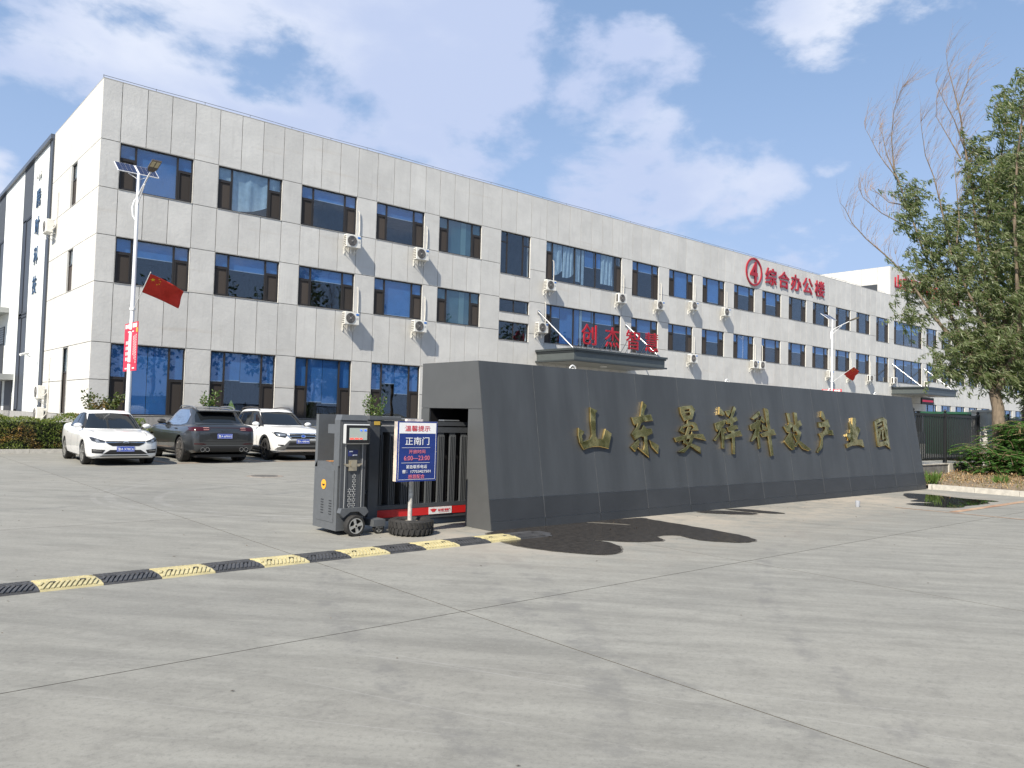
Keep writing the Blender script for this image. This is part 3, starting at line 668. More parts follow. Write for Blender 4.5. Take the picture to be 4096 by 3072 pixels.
cc = thing('security_camera', (7.8, 45.4, 3.9), 'white bullet security camera on the warehouse corner', 'security camera')
MB().tube([(7.84,45.3,3.95),(7.45,45.3,3.95),(7.35,45.3,4.05)], .025, 8).build('arm', WHITEP, cc); MB().tube([(7.42,45.35,4.12),(7.02,45.0,4.0)], .06, 12).build('housing', WHITEP, cc)
# ------------------------------------------------------------------ entrance sign wall
GOLD = {'山':[[[(9.277,1.8),(9.427,1.754),(9.379,1.716),(9.332,1.346),(9.374,1.286),(9.499,1.286),(9.581,1.453),(9.713,1.382),(9.608,1.143),(9.403,1.177),(9.228,1.174),(9.027,1.13),(8.958,1.237),(8.942,1.344),(8.958,1.461),(9.076,1.405),(9.011,1.345),(9.028,1.248),(9.197,1.286),(9.254,1.357),(9.252,1.565)]]],'东':[[[(10.272,1.657),(10.505,1.679),(10.612,1.939),(10.696,1.878),(10.618,1.778),(10.593,1.698),(10.785,1.723),(10.817,1.62),(10.574,1.604),(10.513,1.585),(10.395,1.444),(10.494,1.451),(10.564,1.528),(10.62,1.47),(10.76,1.471),(10.772,1.4),(10.621,1.353),(10.602,1.259),(10.605,0.99),(10.37,1.133),(10.48,1.103),(10.538,1.201),(10.547,1.338),(10.44,1.34),(10.299,1.288),(10.234,1.374),(10.367,1.49),(10.417,1.578),(10.331,1.536),(10.308,1.559)]],[[(10.377,1.282),(10.407,1.248),(10.266,1.088),(10.174,1.162)]],[[(10.68,1.271),(10.904,1.183),(10.862,1.053),(10.716,1.166)]]],'晏':[[[(11.63,1.869),(11.772,1.898),(11.999,1.915),(12.072,1.844),(11.962,1.672),(11.826,1.656),(11.72,1.63),(11.643,1.752)],[(11.76,1.839),(11.927,1.859),(11.922,1.815),(11.756,1.794)],[(11.758,1.773),(11.93,1.794),(11.918,1.733),(11.78,1.713)]],[[(11.815,1.65),(11.877,1.608),(12.02,1.604),(12.076,1.573),(12.107,1.467),(11.909,1.458),(11.991,1.509),(11.929,1.558),(11.803,1.538),(11.646,1.505),(11.657,1.407),(11.555,1.443),(11.618,1.517),(11.79,1.575)]],[[(11.374,1.314),(11.73,1.37),(11.997,1.384),(12.237,1.388),(12.299,1.279),(11.986,1.328),(11.799,1.309),(11.41,1.247)]],[[(11.811,1.526),(11.9,1.514),(11.758,1.358),(11.679,1.26),(11.842,1.22),(12.095,1.147),(12.094,1.042),(11.851,1.161),(11.623,1.229),(11.658,1.309)]],[[(11.903,1.427),(11.964,1.372),(11.855,1.235),(11.745,1.137),(11.61,1.058),(11.465,1.072),(11.688,1.149),(11.797,1.247)]]],'祥':[[[(12.879,1.905),(13.006,1.802),(13.007,1.774),(12.949,1.759),(12.836,1.78)]],[[(12.658,1.594),(13.001,1.673),(13.017,1.637),(12.938,1.562),(12.853,1.515),(12.741,1.369),(12.62,1.27),(12.577,1.284),(12.729,1.387),(12.836,1.524),(12.712,1.451),(12.674,1.486)]],[[(12.84,1.506),(12.934,1.507),(13.0,1.453),(12.985,1.421),(12.922,1.434),(12.856,1.13),(12.805,1.131),(12.828,1.343)]],[[(13.044,1.835),(13.21,1.863),(13.208,1.816),(13.135,1.74),(13.093,1.767)]],[[(13.364,1.939),(13.42,1.896),(13.247,1.705),(13.391,1.734),(13.426,1.672),(13.256,1.622),(13.241,1.557),(13.386,1.568),(13.406,1.512),(13.272,1.492),(13.268,1.437),(13.461,1.466),(13.513,1.369),(13.257,1.354),(13.19,1.019),(13.134,1.019),(13.173,1.335),(12.944,1.302),(12.956,1.357),(13.165,1.408),(13.168,1.445),(13.071,1.449),(13.046,1.518),(13.169,1.547),(13.177,1.607),(13.072,1.601),(13.029,1.655),(13.191,1.704)]]],'科':[[[(13.938,1.719),(14.241,1.866),(14.272,1.813),(14.133,1.742),(14.003,1.701)]],[[(13.845,1.574),(14.09,1.65),(14.121,1.694),(14.23,1.676),(14.234,1.618),(14.178,1.569),(14.231,1.464),(14.156,1.478),(14.126,1.425),(14.117,1.138),(14.068,1.114),(14.057,1.338),(14.021,1.348),(13.847,1.262),(13.823,1.266),(13.971,1.423),(14.056,1.529),(13.899,1.48),(13.852,1.498)]],[[(14.313,1.765),(14.437,1.655),(14.353,1.64),(14.259,1.686)]],[[(14.291,1.6),(14.442,1.534),(14.421,1.485),(14.282,1.493)]],[[(14.457,1.93),(14.531,1.927),(14.586,1.894),(14.564,1.662),(14.574,1.486),(14.696,1.507),(14.751,1.4),(14.557,1.384),(14.555,1.233),(14.554,0.981),(14.469,0.963),(14.448,1.233),(14.455,1.369),(14.238,1.348),(14.19,1.401),(14.48,1.471),(14.465,1.661)]]],'技':[[[(15.293,1.857),(15.421,1.85),(15.398,1.656),(15.483,1.647),(15.454,1.576),(15.356,1.534),(15.319,1.453),(15.4,1.414),(15.414,1.212),(15.41,1.092),(15.312,1.082),(15.195,1.143),(15.071,1.242),(15.078,1.272),(15.3,1.433),(15.201,1.452),(15.13,1.542),(15.107,1.561),(15.276,1.594),(15.335,1.635)]],[[(15.602,1.874),(15.708,1.867),(15.684,1.671),(15.803,1.709),(15.855,1.612),(15.725,1.569),(15.671,1.517),(15.78,1.447),(15.69,1.334),(15.653,1.273),(15.865,1.181),(16.089,1.082),(15.989,1.052),(15.745,1.105),(15.6,1.222),(15.502,1.146),(15.419,1.162),(15.559,1.247),(15.464,1.363),(15.458,1.414),(15.547,1.384),(15.618,1.395),(15.6,1.471),(15.472,1.465),(15.488,1.597),(15.591,1.618)]]],'产':[[[(16.806,1.931),(16.865,1.922),(16.921,1.782),(16.893,1.726),(16.814,1.749),(16.746,1.809)]],[[(16.587,1.678),(16.795,1.688),(17.035,1.747),(17.062,1.63),(17.088,1.594),(17.011,1.568),(16.992,1.506),(17.163,1.508),(17.192,1.397),(16.964,1.427),(16.758,1.395),(16.679,1.334),(16.64,1.201),(16.575,1.105),(16.382,1.017),(16.35,1.029),(16.518,1.153),(16.601,1.273),(16.598,1.346),(16.537,1.424),(16.727,1.455),(16.827,1.505),(16.885,1.576),(16.766,1.59),(16.69,1.576),(16.593,1.575)]]],'业':[[[(18.05,1.693),(18.137,1.671),(18.14,1.556),(18.235,1.808),(18.36,1.817),(18.38,1.752),(18.294,1.532),(18.318,1.455),(18.376,1.597),(18.439,1.598),(18.529,1.534),(18.353,1.378),(18.292,1.29),(18.559,1.291),(18.599,1.12),(18.342,1.179),(18.014,1.167),(17.745,1.111),(17.716,1.187),(17.956,1.237),(18.021,1.313),(17.893,1.287),(17.829,1.375),(17.845,1.426),(17.999,1.452),(18.037,1.529)]]],'园':[[[(19.354,1.743),(19.583,1.807),(19.87,1.854),(20.032,1.795),(20.013,1.658),(19.975,1.385),(19.987,1.08),(19.776,1.168),(19.404,1.129),(19.321,1.143),(19.343,1.542)],[(19.462,1.697),(19.812,1.775),(19.829,1.655),(19.831,1.533),(19.842,1.269),(19.435,1.233),(19.439,1.463)]],[[(19.444,1.536),(19.79,1.63),(19.8,1.574),(19.474,1.496)]],[[(19.467,1.644),(19.731,1.719),(19.747,1.679),(19.489,1.624)]],[[(19.536,1.504),(19.639,1.525),(19.497,1.343),(19.423,1.309)]],[[(19.689,1.532),(19.79,1.546),(19.701,1.397),(19.783,1.357),(19.845,1.344),(19.643,1.3)]]]}
LIMBS = {'trunk':[(0.08,-0.02),(0.03,1.29),(0.0,2.23),(-0.12,2.79)],'l1':[(-0.12,2.79),(-0.41,3.46),(-0.99,4.09),(-1.5,4.78),(-1.85,5.29),(-2.16,5.8),(-2.42,6.26),(-2.83,6.89),(-3.33,7.46),(-3.96,8.1),(-4.41,8.68),(-4.64,9.21),(-4.78,9.4)],'l2':[(-0.12,2.79),(-0.66,3.7),(-1.12,4.72),(-1.42,5.47),(-1.68,6.27),(-1.9,6.88),(-2.22,7.65),(-2.52,8.64),(-2.83,9.63),(-3.09,10.44),(-3.49,11.04),(-3.76,11.52),(-4.03,12.16),(-4.19,12.49)],'l2b':[(-3.09,10.44),(-3.45,11.37),(-3.61,12.19),(-3.74,12.46)],'l2c':[(-3.18,10.7),(-3.27,11.88),(-3.19,12.85),(-2.94,13.54)],'l2d':[(-2.78,9.39),(-3.35,9.6),(-3.75,10.04),(-4.02,10.22)],'l2e':[(-2.61,8.55),(-2.95,8.73),(-3.56,9.14),(-4.15,9.74),(-4.31,10.16),(-4.24,10.45)],'l3':[(-0.0,3.12),(-0.03,3.98),(-0.45,5.18),(-0.87,6.07),(-1.13,6.82),(-1.36,7.39),(-1.65,9.01),(-1.86,9.99),(-2.11,10.74),(-2.2,11.47),(-2.24,11.86)],'l3b':[(-1.2,7.57),(-1.12,8.58),(-1.25,10.14),(-1.29,10.71)],'l4':[(-0.0,2.93),(0.14,3.88),(-0.52,7.28),(-0.64,8.21),(-0.74,9.61),(-0.97,11.04),(-1.11,12.23),(-1.34,13.36),(-1.5,14.07),(-1.57,14.65)],'l4b':[(-0.97,11.04),(-1.29,12.08),(-1.58,12.7),(-1.83,13.32)],'l4c':[(-1.09,10.73),(-1.45,11.54),(-1.87,12.47),(-1.85,13.18)],'l4d':[(-1.23,12.49),(-1.05,13.02),(-0.89,13.51),(-0.89,13.98)],'l5':[(0.02,2.93),(0.31,4.35),(-0.33,8.18),(-0.22,9.31),(0.05,10.65),(0.21,12.0),(0.17,13.39)],'l6':[(0.02,2.84),(0.59,4.44),(0.44,8.33),(0.51,10.13),(0.7,11.91)]}
SWF = M('sign_wall_panel', (.052,.057,.062), .48, spec=.45, var=.16, vs=2.2, rnd=.06, stretch=(1,1,.06))
SWB = M('sign_wall_base_panel', (.035,.038,.042), .5, spec=.4, var=.10, vs=2., rnd=.05)
SWE = M('sign_wall_end_panel', (.078,.081,.082), .5, spec=.4, var=.05, vs=3.)  # paler than the front panels: sunlight on the end put into the colour
SEAL = M('pale_sealant', (.32,.33,.34), .6)
X0, X1, YB, YT, HW, YBK = 7.06, 21.85, 8.5, 8.9, 2.4, 10.3
def yfront(z): return YB+(YT-YB)*z/HW
sw = thing('entrance_sign_wall', ((X0+X1)/2, 9.4, 0), 'long dark grey entrance wall with leaning front carrying gold characters', 'wall')
e = .02
core = MB()
core.prism([(X0+e, yfront(0)+.006, 0), (X0+e, 9.09, 0), (X0+e, 9.09, HW-e), (X0+e, yfront(HW)+.009, HW-e)], (X1-X0-2*e, 0, 0))
core.prism([(X0+e, 9.09, 1.71), (X0+e, YBK-e, 1.71), (X0+e, YBK-e, HW-e), (X0+e, 9.09, HW-e)], (X1-X0-2*e, 0, 0))
core.box(X0+e, 10.1, 0, X1-e, YBK-e, 1.71)
core.box(20.5, 9.09, 0, X1-e, 10.1, 1.71)
core.build('core', SEAL, sw)
seams = [X0, 8.11, 9.31, 10.5, 11.67, 12.88, 14.08, 15.29, 16.5, 17.71, 18.93, 20.11, 21.3, X1]
def slope_panel(xa, xb, za, zb, mat, proud=0.):
    m = MB(); p = [(xa, yfront(za)-proud, za), (xb, yfront(za)-proud, za), (xb, yfront(zb)-proud, zb), (xa, yfront(zb)-proud, zb)]
    m.prism(p, (0, .005+proud, 0)); return m.build('cladding_panel', mat, sw)
for a, b in zip(seams[:-1], seams[1:]):
    g = .0055
    slope_panel(a+g, b-g, .003, .122, SWB, .006); slope_panel(a+g, b-g, .128, .43, SWB, .004); slope_panel(a+g, b-g, .436, HW, SWF)
for a in seams[1:-1]:
    m = MB(); p = [(a-.004, yfront(.13)-.0055, .13), (a+.004, yfront(.13)-.0055, .13), (a+.004, yfront(.43)-.0055, .43), (a-.004, yfront(.43)-.0055, .43)]; m.prism(p, (0, .006, 0))
    p = [(a-.004, yfront(.436)-.0012, .436), (a+.004, yfront(.436)-.0012, .436), (a+.004, yfront(HW)-.0012, HW), (a-.004, yfront(HW)-.0012, HW)]; m.prism(p, (0, .006, 0))
    m.build('sealant_strip', M('grey_sealant', (.085,.088,.09), .5, var=.3, vs=6), sw)
# left end, round the gate recess
def endp(poly): MB().prism([(X0, y, z) for y, z in poly], (e-.002, 0, 0)).build('end_panel', SWE, sw)
endp([(yfront(0)+.004, .003), (9.1, .003), (9.1, 1.70), (yfront(1.70)+.004, 1.70)])
endp([(yfront(1.706)+.004, 1.706), (YBK, 1.706), (YBK, HW), (yfront(HW)+.004, HW)])
endp([(10.09, .003), (YBK, .003), (YBK, 1.70), (10.09, 1.70)])
MB().prism([(X1-e+.002, yfront(0), 0), (X1-e+.002, YBK, 0), (X1-e+.002, YBK, HW), (X1-e+.002, yfront(HW), HW)], (e-.002, 0, 0)).build('end_panel', SWE, sw)
MB().box(X0+e, YBK-e+.002, .01, X1-e, YBK, HW-.002).build('back_panel', SWE, sw)
for a, b in zip(seams[:-1], seams[1:]): piece('cap_panel', a+.003, yfront(HW)+.006, HW-e+.001, b-.003, YBK-.003, HW+.002, SWE, sw)
MB().box(X0+e+.01, 9.093, .0, 20.45, 9.099, 1.70).box(X0+e+.01, 10.092, 0, 20.45, 10.098, 1.7).build('recess_lining', BLACK, sw)

# gold characters
def gold_mat():
    m = bpy.data.materials.new('gold_mirror_steel'); m.use_nodes = True; t = m.node_tree; b = t.nodes['Principled BSDF']
    b.inputs['Metallic'].default_value = 1.; b.inputs['Roughness'].default_value = .16; b.inputs['Base Color'].default_value = (.70, .51, .20, 1)
    g = nd(t, 'ShaderNodeNewGeometry'); n = nd(t, 'ShaderNodeTexNoise', i_Scale=4., i_Detail=1.); lk(t, g.outputs['Position'], n.inputs[0])
    bp = nd(t, 'ShaderNodeBump', i_Strength=.22, i_Distance=.08); lk(t, n.outputs[0], bp.inputs['Height']); lk(t, bp.outputs[0], b.inputs['Normal'])
    n2 = nd(t, 'ShaderNodeTexNoise', i_Scale=2.5, i_Detail=3.); lk(t, g.outputs['Position'], n2.inputs[0])
    lk(t, smooth(t, n2.outputs[0], .35, .7, .1, .3), b.inputs['Roughness'])
    return m
GOLDM = gold_mat()
sdir = Vector((0, YT-YB, HW)).normalized(); ndir = Vector((0, -HW, YT-YB)).normalized()
ORD = dict(zip('山东晏祥科技产业园', ('first', 'second', 'third', 'fourth', 'fifth', 'sixth', 'seventh', 'eighth', 'ninth and last')))
gsg = thing('gold_wall_sign', (14.5, 8.75, 1.4), 'nine gold metal characters in a row on the dark sign wall', 'sign')
base = Vector((0, YB, 0))
for ch, groups in GOLD.items():
    vs, fs = [], []
    for rings in groups:
        cu = bpy.data.curves.new('g', 'CURVE'); cu.dimensions = '2D'; cu.fill_mode = 'BOTH'; cu.extrude = .016; cu.bevel_depth = .006; cu.bevel_resolution = 0; cu.offset = .002
        for rg_ in rings:
            sp = cu.splines.new('POLY'); sp.points.add(len(rg_)-1); sp.use_cyclic_u = True
            for p, (x, s) in zip(sp.points, rg_): p.co = (x, s, 0, 1)
        o = bpy.data.objects.new('g', cu); COL.objects.link(o)
        me = bpy.data.meshes.new_from_object(o.evaluated_get(bpy.context.evaluated_depsgraph_get()))
        k = len(vs)
        vs += [tuple(base+Vector((v.co.x, 0, 0))+sdir*v.co.y+ndir*(v.co.z+.023)) for v in me.vertices]; fs += [tuple(i+k for i in p.vertices) for p in me.polygons]
        bpy.data.objects.remove(o); bpy.data.curves.remove(cu); bpy.data.meshes.remove(me)
    m = MB(); m.v = vs; m.f = fs
    m.build('character', GOLDM, gsg, fix=False)
# lamps on the wall top
for i, x in enumerate((9.4, 13.9, 18.2, 20.6)):
    t_ = thing('wall_spotlight', (x, 9.3, HW), 'small hooped white spotlight, %s along the top of the sign wall' % ('leftmost', 'second from left', 'third from left', 'rightmost')[i], 'spotlight', 'spotlights along the wall top')
    MB().tube([(x+.07*math.cos(PI*k/8), 9.3, HW+.02+.07*math.sin(PI*k/8)) for k in range(9)], .012, 6).build('bracket', WHITEP, t_)
    MB().lathe([(.0,0),(.03,0),(.03,.04),(0,.045)], (x, 9.3, HW+.002), n=14).build('lamp', WHITEP, t_)

# ------------------------------------------------------------------ sliding gate with drive column
gt = thing('sliding_gate', (5.5, 9.5, 0), 'charcoal motorised sliding gate with drive column, half retracted into the wall', 'gate')
xa, xb = 5.04, 5.44
low = MB(); low.prism([(xa, 9.22, .06), (xa, 9.86, .06), (xa, 9.86, .86), (xa, 9.80, .94), (xa, 9.44, .94), (xa, 9.36, .9), (xa, 9.22, .9)], (.40, 0, 0)); low.build('drive_housing', DGREY2, gt)
MB().box(xa-.006, 9.30, .16, xa-.001, 9.76, .84).build('service_door', DGREY2, gt, bevel=.002)
for k in range(6):
    for y in (9.38, 9.60): piece('vent_slot', xa-.011, y-.035, .26+.035*k, xa-.007, y+.035, .268+.035*k, BLACK, gt)
MB().lathe([(0,-.004),(.065,-.004),(.065,0),(0,0)], (xa-.008, 9.57, .64), 'x', 24).build('badge', M('amber_badge', (.75,.36,.03), .5), gt)
MB().prism([(xa-.0135, 9.53, .645), (xa-.0135, 9.61, .645), (xa-.0135, 9.59, .62), (xa-.0135, 9.55, .62)], (.001, 0, 0)).build('badge_print', BLACK, gt)
piece('sticker', xa+.06, 9.52, .942, xa+.2, 9.66, .944, M('orange_sticker', (.6,.25,.05), .6), gt)
col = MB(); col.box(xa+.0, 9.20, .90, xb, 9.34, 1.50).prism([(xa, 9.18, 1.50), (xb, 9.18, 1.50), (xb-.03, 9.2, 1.57), (xa+.03, 9.2, 1.57)], (0, .16, 0)); col.build('front_column', DGREY2, gt)
fr = MB(); fr.box(xa+.02, 9.17, .30, xb-.02, 9.199, 1.48)
for x in (xa+.10, xb-.10): fr.box(x-.006, 9.162, .30, x+.006, 9.169, 1.44)
fr.build('front_plate', DGREY, gt)
for x in (xa+.075, xb-.075): piece('trim_strip', x-.005, 9.16, .3, x+.005, 9.169, 1.44, M('light_grey_strip', (.3,.31,.32), .4), gt)
MB().box(xa+.26, 9.34, .94, xb-.02, 9.79, 1.55).build('recess_panel', DGREY, gt)
MB().box(xa, 9.79, .86, xb, 9.86, 1.57).build('rear_column', DGREY2, gt)
MB().box(xa, 9.34, 1.32, xa+.26, 9.52, 1.44).build('hinge_block', DGREY2, gt)
sc = MB().box(xa+.02, 9.09, 1.19, xb-.01, 9.155, 1.45).build('display', M('display_bezel', (.45,.46,.46), .4), gt, bevel=.012)
piece('bezel', xa+.034, 9.084, 1.203, xb-.022, 9.0895, 1.437, BLACK, sc)
piece('screen', xa+.075, 9.079, 1.245, xb-.065, 9.083, 1.40, M('lcd_screen', (.30,.33,.30), .2, emit=(.35,.4,.36), estr=.25), sc)
for i, (u, w, z, c) in enumerate(((.60,.10,1.37,(.02,.12,.9)),(.83,.14,1.37,(.02,.12,.9)),(.02,.22,1.262,(.9,.06,.04)),(.30,.22,1.262,(.9,.06,.04)),(.58,.16,1.262,(.9,.06,.04)))):
    for q in range(4):
        x = xa+.078+.255*(u+w*q/4); piece('display_glyph', x, 9.0745, z-.008, x+.255*w/4*.75, 9.0785, z+.008, M('led_'+('b' if c[2] > .5 else 'r'), c, .5, emit=c, estr=.9), sc)
pl_ = MB().box(xa+.11, 9.155, 1.03, xa+.25, 9.161, 1.11).build('nameplate', M('navy_plate', (.02,.03,.14), .4), gt)
piece('nameplate_print', xa+.125, 9.153, 1.085, xa+.175, 9.1545, 1.1, WHITET, pl_); piece('nameplate_print', xa+.175, 9.153, 1.038, xa+.24, 9.1545, 1.052, WHITET, pl_)
EMB = M('champagne_metal', (.55,.48,.36), .3, metal=.8)
em = MB().box(xa+.12, 9.15, .84, xa+.24, 9.161, .98)
em.prism([(xa+.04, 9.145, .935), (xa+.14, 9.145, .93), (xa+.17, 9.145, .90), (xa+.09, 9.145, .895)], (0,.008,0)).prism([(xa+.32, 9.145, .935), (xa+.22, 9.145, .93), (xa+.19, 9.145, .90), (xa+.27, 9.145, .895)], (0,.008,0))
em.lathe([(.0,-.012),(.045,-.012),(.045,0),(0,0)], (xa+.18, 9.145, .93), 'y', 16); em.build('winged_emblem', EMB, gt)
# petal perforations: rows of little light petals
pm = MB().prism([(0,0,.016), (.0055,0,0), (0,0,-.016), (-.0055,0,0)], (0,.003,0)).mesh('petal'); pm.materials.append(M('petal_light', (.55,.56,.56), .5))
row = 0
zrow = .335
while zrow < .80:
    kcols = 2 if zrow < .66 else 1
    for kx in range(2):
        cx_ = xa+.150+.062*kx
        if zrow > .62 and kx == 0: continue
        for q in range(6):
            o = bpy.data.objects.new('petal', pm); COL.objects.link(o); an = q*PI/3
            o.location = (cx_+.021*math.sin(an), 9.163, zrow+.021*math.cos(an)); o.rotation_euler = (0, an, 0); o.scale = (.8, 1, .62); adopt(o, gt)
    zrow += .062
gd = MB(); gd.prism([(xa-.0, 9.12, .30), (xa+.02, 9.12, .36), (xb-.02, 9.12, .36), (xb+.02, 9.12, .30), (xb-.04, 9.12, .24), (xb-.13, 9.12, .31), (xa+.15, 9.12, .31), (xa+.05, 9.12, .24)], (0,.09,0)); gd.build('wheel_guard', DGREY2, gt)
def wheel_small(cx, cy, r, wd, spokes=5):
    w = MB().lathe([(r*.72,-wd/2),(r*.95,-wd/2),(r,-wd*.35),(r,wd*.35),(r*.95,wd/2),(r*.72,wd/2)], (cx, cy, r), 'y', 28, close=True).build('wheel', RUBBER, gt, smooth=40)
    s = MB().lathe([(r*.66,-wd*.52),(r*.74,-wd*.52),(r*.74,wd*.4),(r*.66,wd*.4)], (cx, cy, r), 'y', 28, close=True)
    for k in range(spokes):
        an = 2*PI*k/spokes+.3; d = Vector((math.cos(an), 0, math.sin(an))); pz = Vector((-math.sin(an), 0, math.cos(an))); c = Vector((cx, cy-wd*.5, r))
        s.prism([c+d*r*.15+pz*r*.10, c+d*r*.70+pz*r*.17, c+d*r*.70-pz*r*.17, c+d*r*.15-pz*r*.10], (0, .012, 0))
    s.lathe([(0,-wd*.55),(r*.2,-wd*.55),(r*.2,wd*.4),(0,wd*.4)], (cx, cy, r), 'y', 14); s.build('rim', M('silver_alloy', (.52,.52,.50), .35, metal=.7), w)
    MB().lathe([(0,-wd*.56),(r*.10,-wd*.56),(r*.10,-wd*.5),(0,-wd*.5)], (cx, cy, r), 'y', 14).build('hub_cap', BLACK, w)
    MB().lathe([(0,0),(r*.7,0),(r*.7,.004),(0,.004)], (cx, cy+wd*.1, r), 'y', 20).build('wheel_back', BLACK, w)
wheel_small(5.235, 9.09, .135, .10, 4)
# second post and leaf
MB().box(5.56, 9.32, .12, 5.72, 9.46, 1.55).build('lead_post', DGREY, gt, bevel=.006)
MB().box(5.545, 9.31, 1.51, 5.735, 9.47, 1.565).build('post_cap', DGREY2, gt); piece('maker_label', 5.62, 9.313, 1.44, 5.71, 9.318, 1.49, M('gold_label', (.55,.36,.06), .5), gt)
MB().box(5.44, 9.35, .10, 5.60, 9.45, .18).box(5.44, 9.36, 1.40, 5.57, 9.44, 1.46).box(5.44, 9.36, .5, 5.57, 9.44, .55).build('link_arm', DGREY, gt)
MB().box(5.52, 9.08, .10, 5.70, 9.36, .19).build('castor_bracket', DGREY2, gt)
wheel_small(5.62, 9.13, .075, .06)
XR = 9.2
yl0, yl1 = 9.48, 9.62
MB().box(5.72, yl0, 1.44, XR, yl1, 1.50).box(5.72, yl0-.01, 1.34, XR, yl1+.01, 1.42).build('top_rail', DGREY, gt)
MB().box(5.80, yl0-.02, 1.505, 6.15, yl1, 1.56).box(6.2, yl0-.02, 1.505, 6.42, yl1, 1.54).box(6.9, yl0, 1.505, 7.2, yl1, 1.53).build('motor_cover', DGREY2, gt, bevel=.008)
MB().box(5.72, yl0-.02, .26, XR, yl1, .32).box(5.72, yl0-.02, .10, XR, yl1, .145).build('bottom_rail', DGREY, gt)
MB().box(5.72, yl0-.026, .15, XR, yl1-.02, .255).build('red_band', M('red_reflective', (.55,.02,.02), .35), gt)
lbl = MB().box(6.66, yl0-.032, .155, 7.07, yl0-.0275, .255).build('maker_plate', M('white_plate', (.75,.74,.72), .5), gt)
put_text('print', fit_text('金鸿星·智能门', .22, .035, .002, .01), REDT, (6.93, yl0-.034, .212), lbl)
MB().prism([(6.68, yl0-.034, .225), (6.74, yl0-.034, .235), (6.80, yl0-.034, .225), (6.76, yl0-.034, .185), (6.72, yl0-.034, .185)], (0,.001,0)).build('print', REDT, lbl)
piece('print', 6.84, yl0-.034, .178, 7.02, yl0-.033, .182, REDT, lbl)
x = 5.76
while x < XR-.1:
    s = MB().box(x, yl0, .32, x+.10, yl0+.02, 1.34)
    for dx in (.0, .03, .06, .09): s.box(x+dx, yl0-.018, .32, x+dx+.012, yl0-.001, 1.30)
    s.build('slat', M('slat_grey_metal', (.075,.08,.085), .4, spec=.5), gt)
    x += .21
MB().box(5.74, yl1-.02, .30, XR, yl1-.005, 1.36).build('rear_panel', BLACK, gt)

# ------------------------------------------------------------------ notice board on a pole set in a tyre
nb = thing('notice_sign', (5.95, 8.82, 0), 'blue and white notice board on a pole set in a tyre before the gate', 'sign')
NAVY = M('navy_sign_face', (.012,.035,.20), .4, var=.08, vs=6); RUST = M('rusty_white_edge', (.56,.53,.49), .7, var=.38, vs=7, tint=(1,.84,.7))
MB().box(5.645, 8.765, .715, 6.265, 8.85, 1.50).build('frame', RUST, nb)
fc = MB().box(5.64, 8.755, .71, 6.27, 8.764, 1.505).build('board_face', NAVY, nb)
ybd = 8.753
piece('header_field', 5.66, ybd, 1.345, 6.25, ybd+.0015, 1.487, WHITET, fc)
bd = MB(); rect = [(5.66, 6.25, .73, .733), (5.66, 6.25, .73, .733)]
for a in ((5.66,.735,6.25,.739),(5.66,.735,5.664,1.345),(6.246,.735,6.25,1.345),(5.71,1.155,6.16,1.159),(5.71,.955,6.16,.959)): bd.box(a[0], ybd, a[1], a[2], ybd+.0015, a[3])
bd.build('border_line', WHITET, fc)
PINK = M('faded_pink_lettering', (.75,.20,.26), .5)
for s, w, h, z, mt in (('温馨提示', .40, .075, 1.412, REDT), ('正南门', .38, .105, 1.245, WHITET), ('开放时间', .26, .052, 1.105, PINK), ('6:00—23:00', .41, .062, 1.02, PINK), ('紧急联系电话', .33, .048, .905, WHITET), ('曹：17753427501', .45, .045, .843, WHITET), ('感恩配合', .26, .055, .775, PINK)):
    put_text('lettering', fit_text(s, w, h, .0012, .003), mt, (5.95, ybd-.002, z), fc)
for x in (5.65, 6.26):
    for z in (.725, 1.1, 1.49): MB().lathe([(0,-.004),(.006,-.004),(.006,0),(0,0)], (x, 8.754, z), 'y', 8).build('screw', STEEL, fc)
MB().box(5.80, 8.78, 1.5055, 6.05, 8.84, 1.535).build('plastic_wrap', M('clear_wrap', (.55,.50,.48), .25, var=.3, vs=30), nb)
MB().tube([(5.945, 8.87, .1), (5.95, 8.87, 1.3)], .03, 12).build('pole', M('weathered_galvanised_pole', (.42,.41,.38), .6, var=.3, vs=14), nb, smooth=60)
ty = MB().lathe([(.155,.03),(.20,.0),(.255,.0),(.285,.03),(.29,.06),(.29,.15),(.285,.18),(.255,.205),(.20,.205),(.17,.18)], (5.97, 8.87, 0), n=40, close=True)
for k in range(26):
    a = 2*PI*k/26; a2 = a+.16
    for z0, z1, s in ((.02,.10,1),(.11,.185,-1)):
        p = [(5.97+r*math.cos(b_), 8.87+r*math.sin(b_), z) for r, b_, z in ((.286,a,z0),(.286,a+.1,z0),(.286,a+.1+.09*s,z1),(.286,a+.09*s,z1))]
        c_ = Vector((math.cos(a+.05), math.sin(a+.05), 0))*.016; ty.prism(p, c_)
ty.build('tyre', RUBBER, nb, smooth=35)
MB().lathe([(0,.165),(.10,.175),(.17,.16),(.17,.05),(0,.05)], (5.97, 8.87, 0), n=24).build('concrete_fill', M('sandy_cement', (.40,.35,.28), .9, var=.2, vs=20), nb)

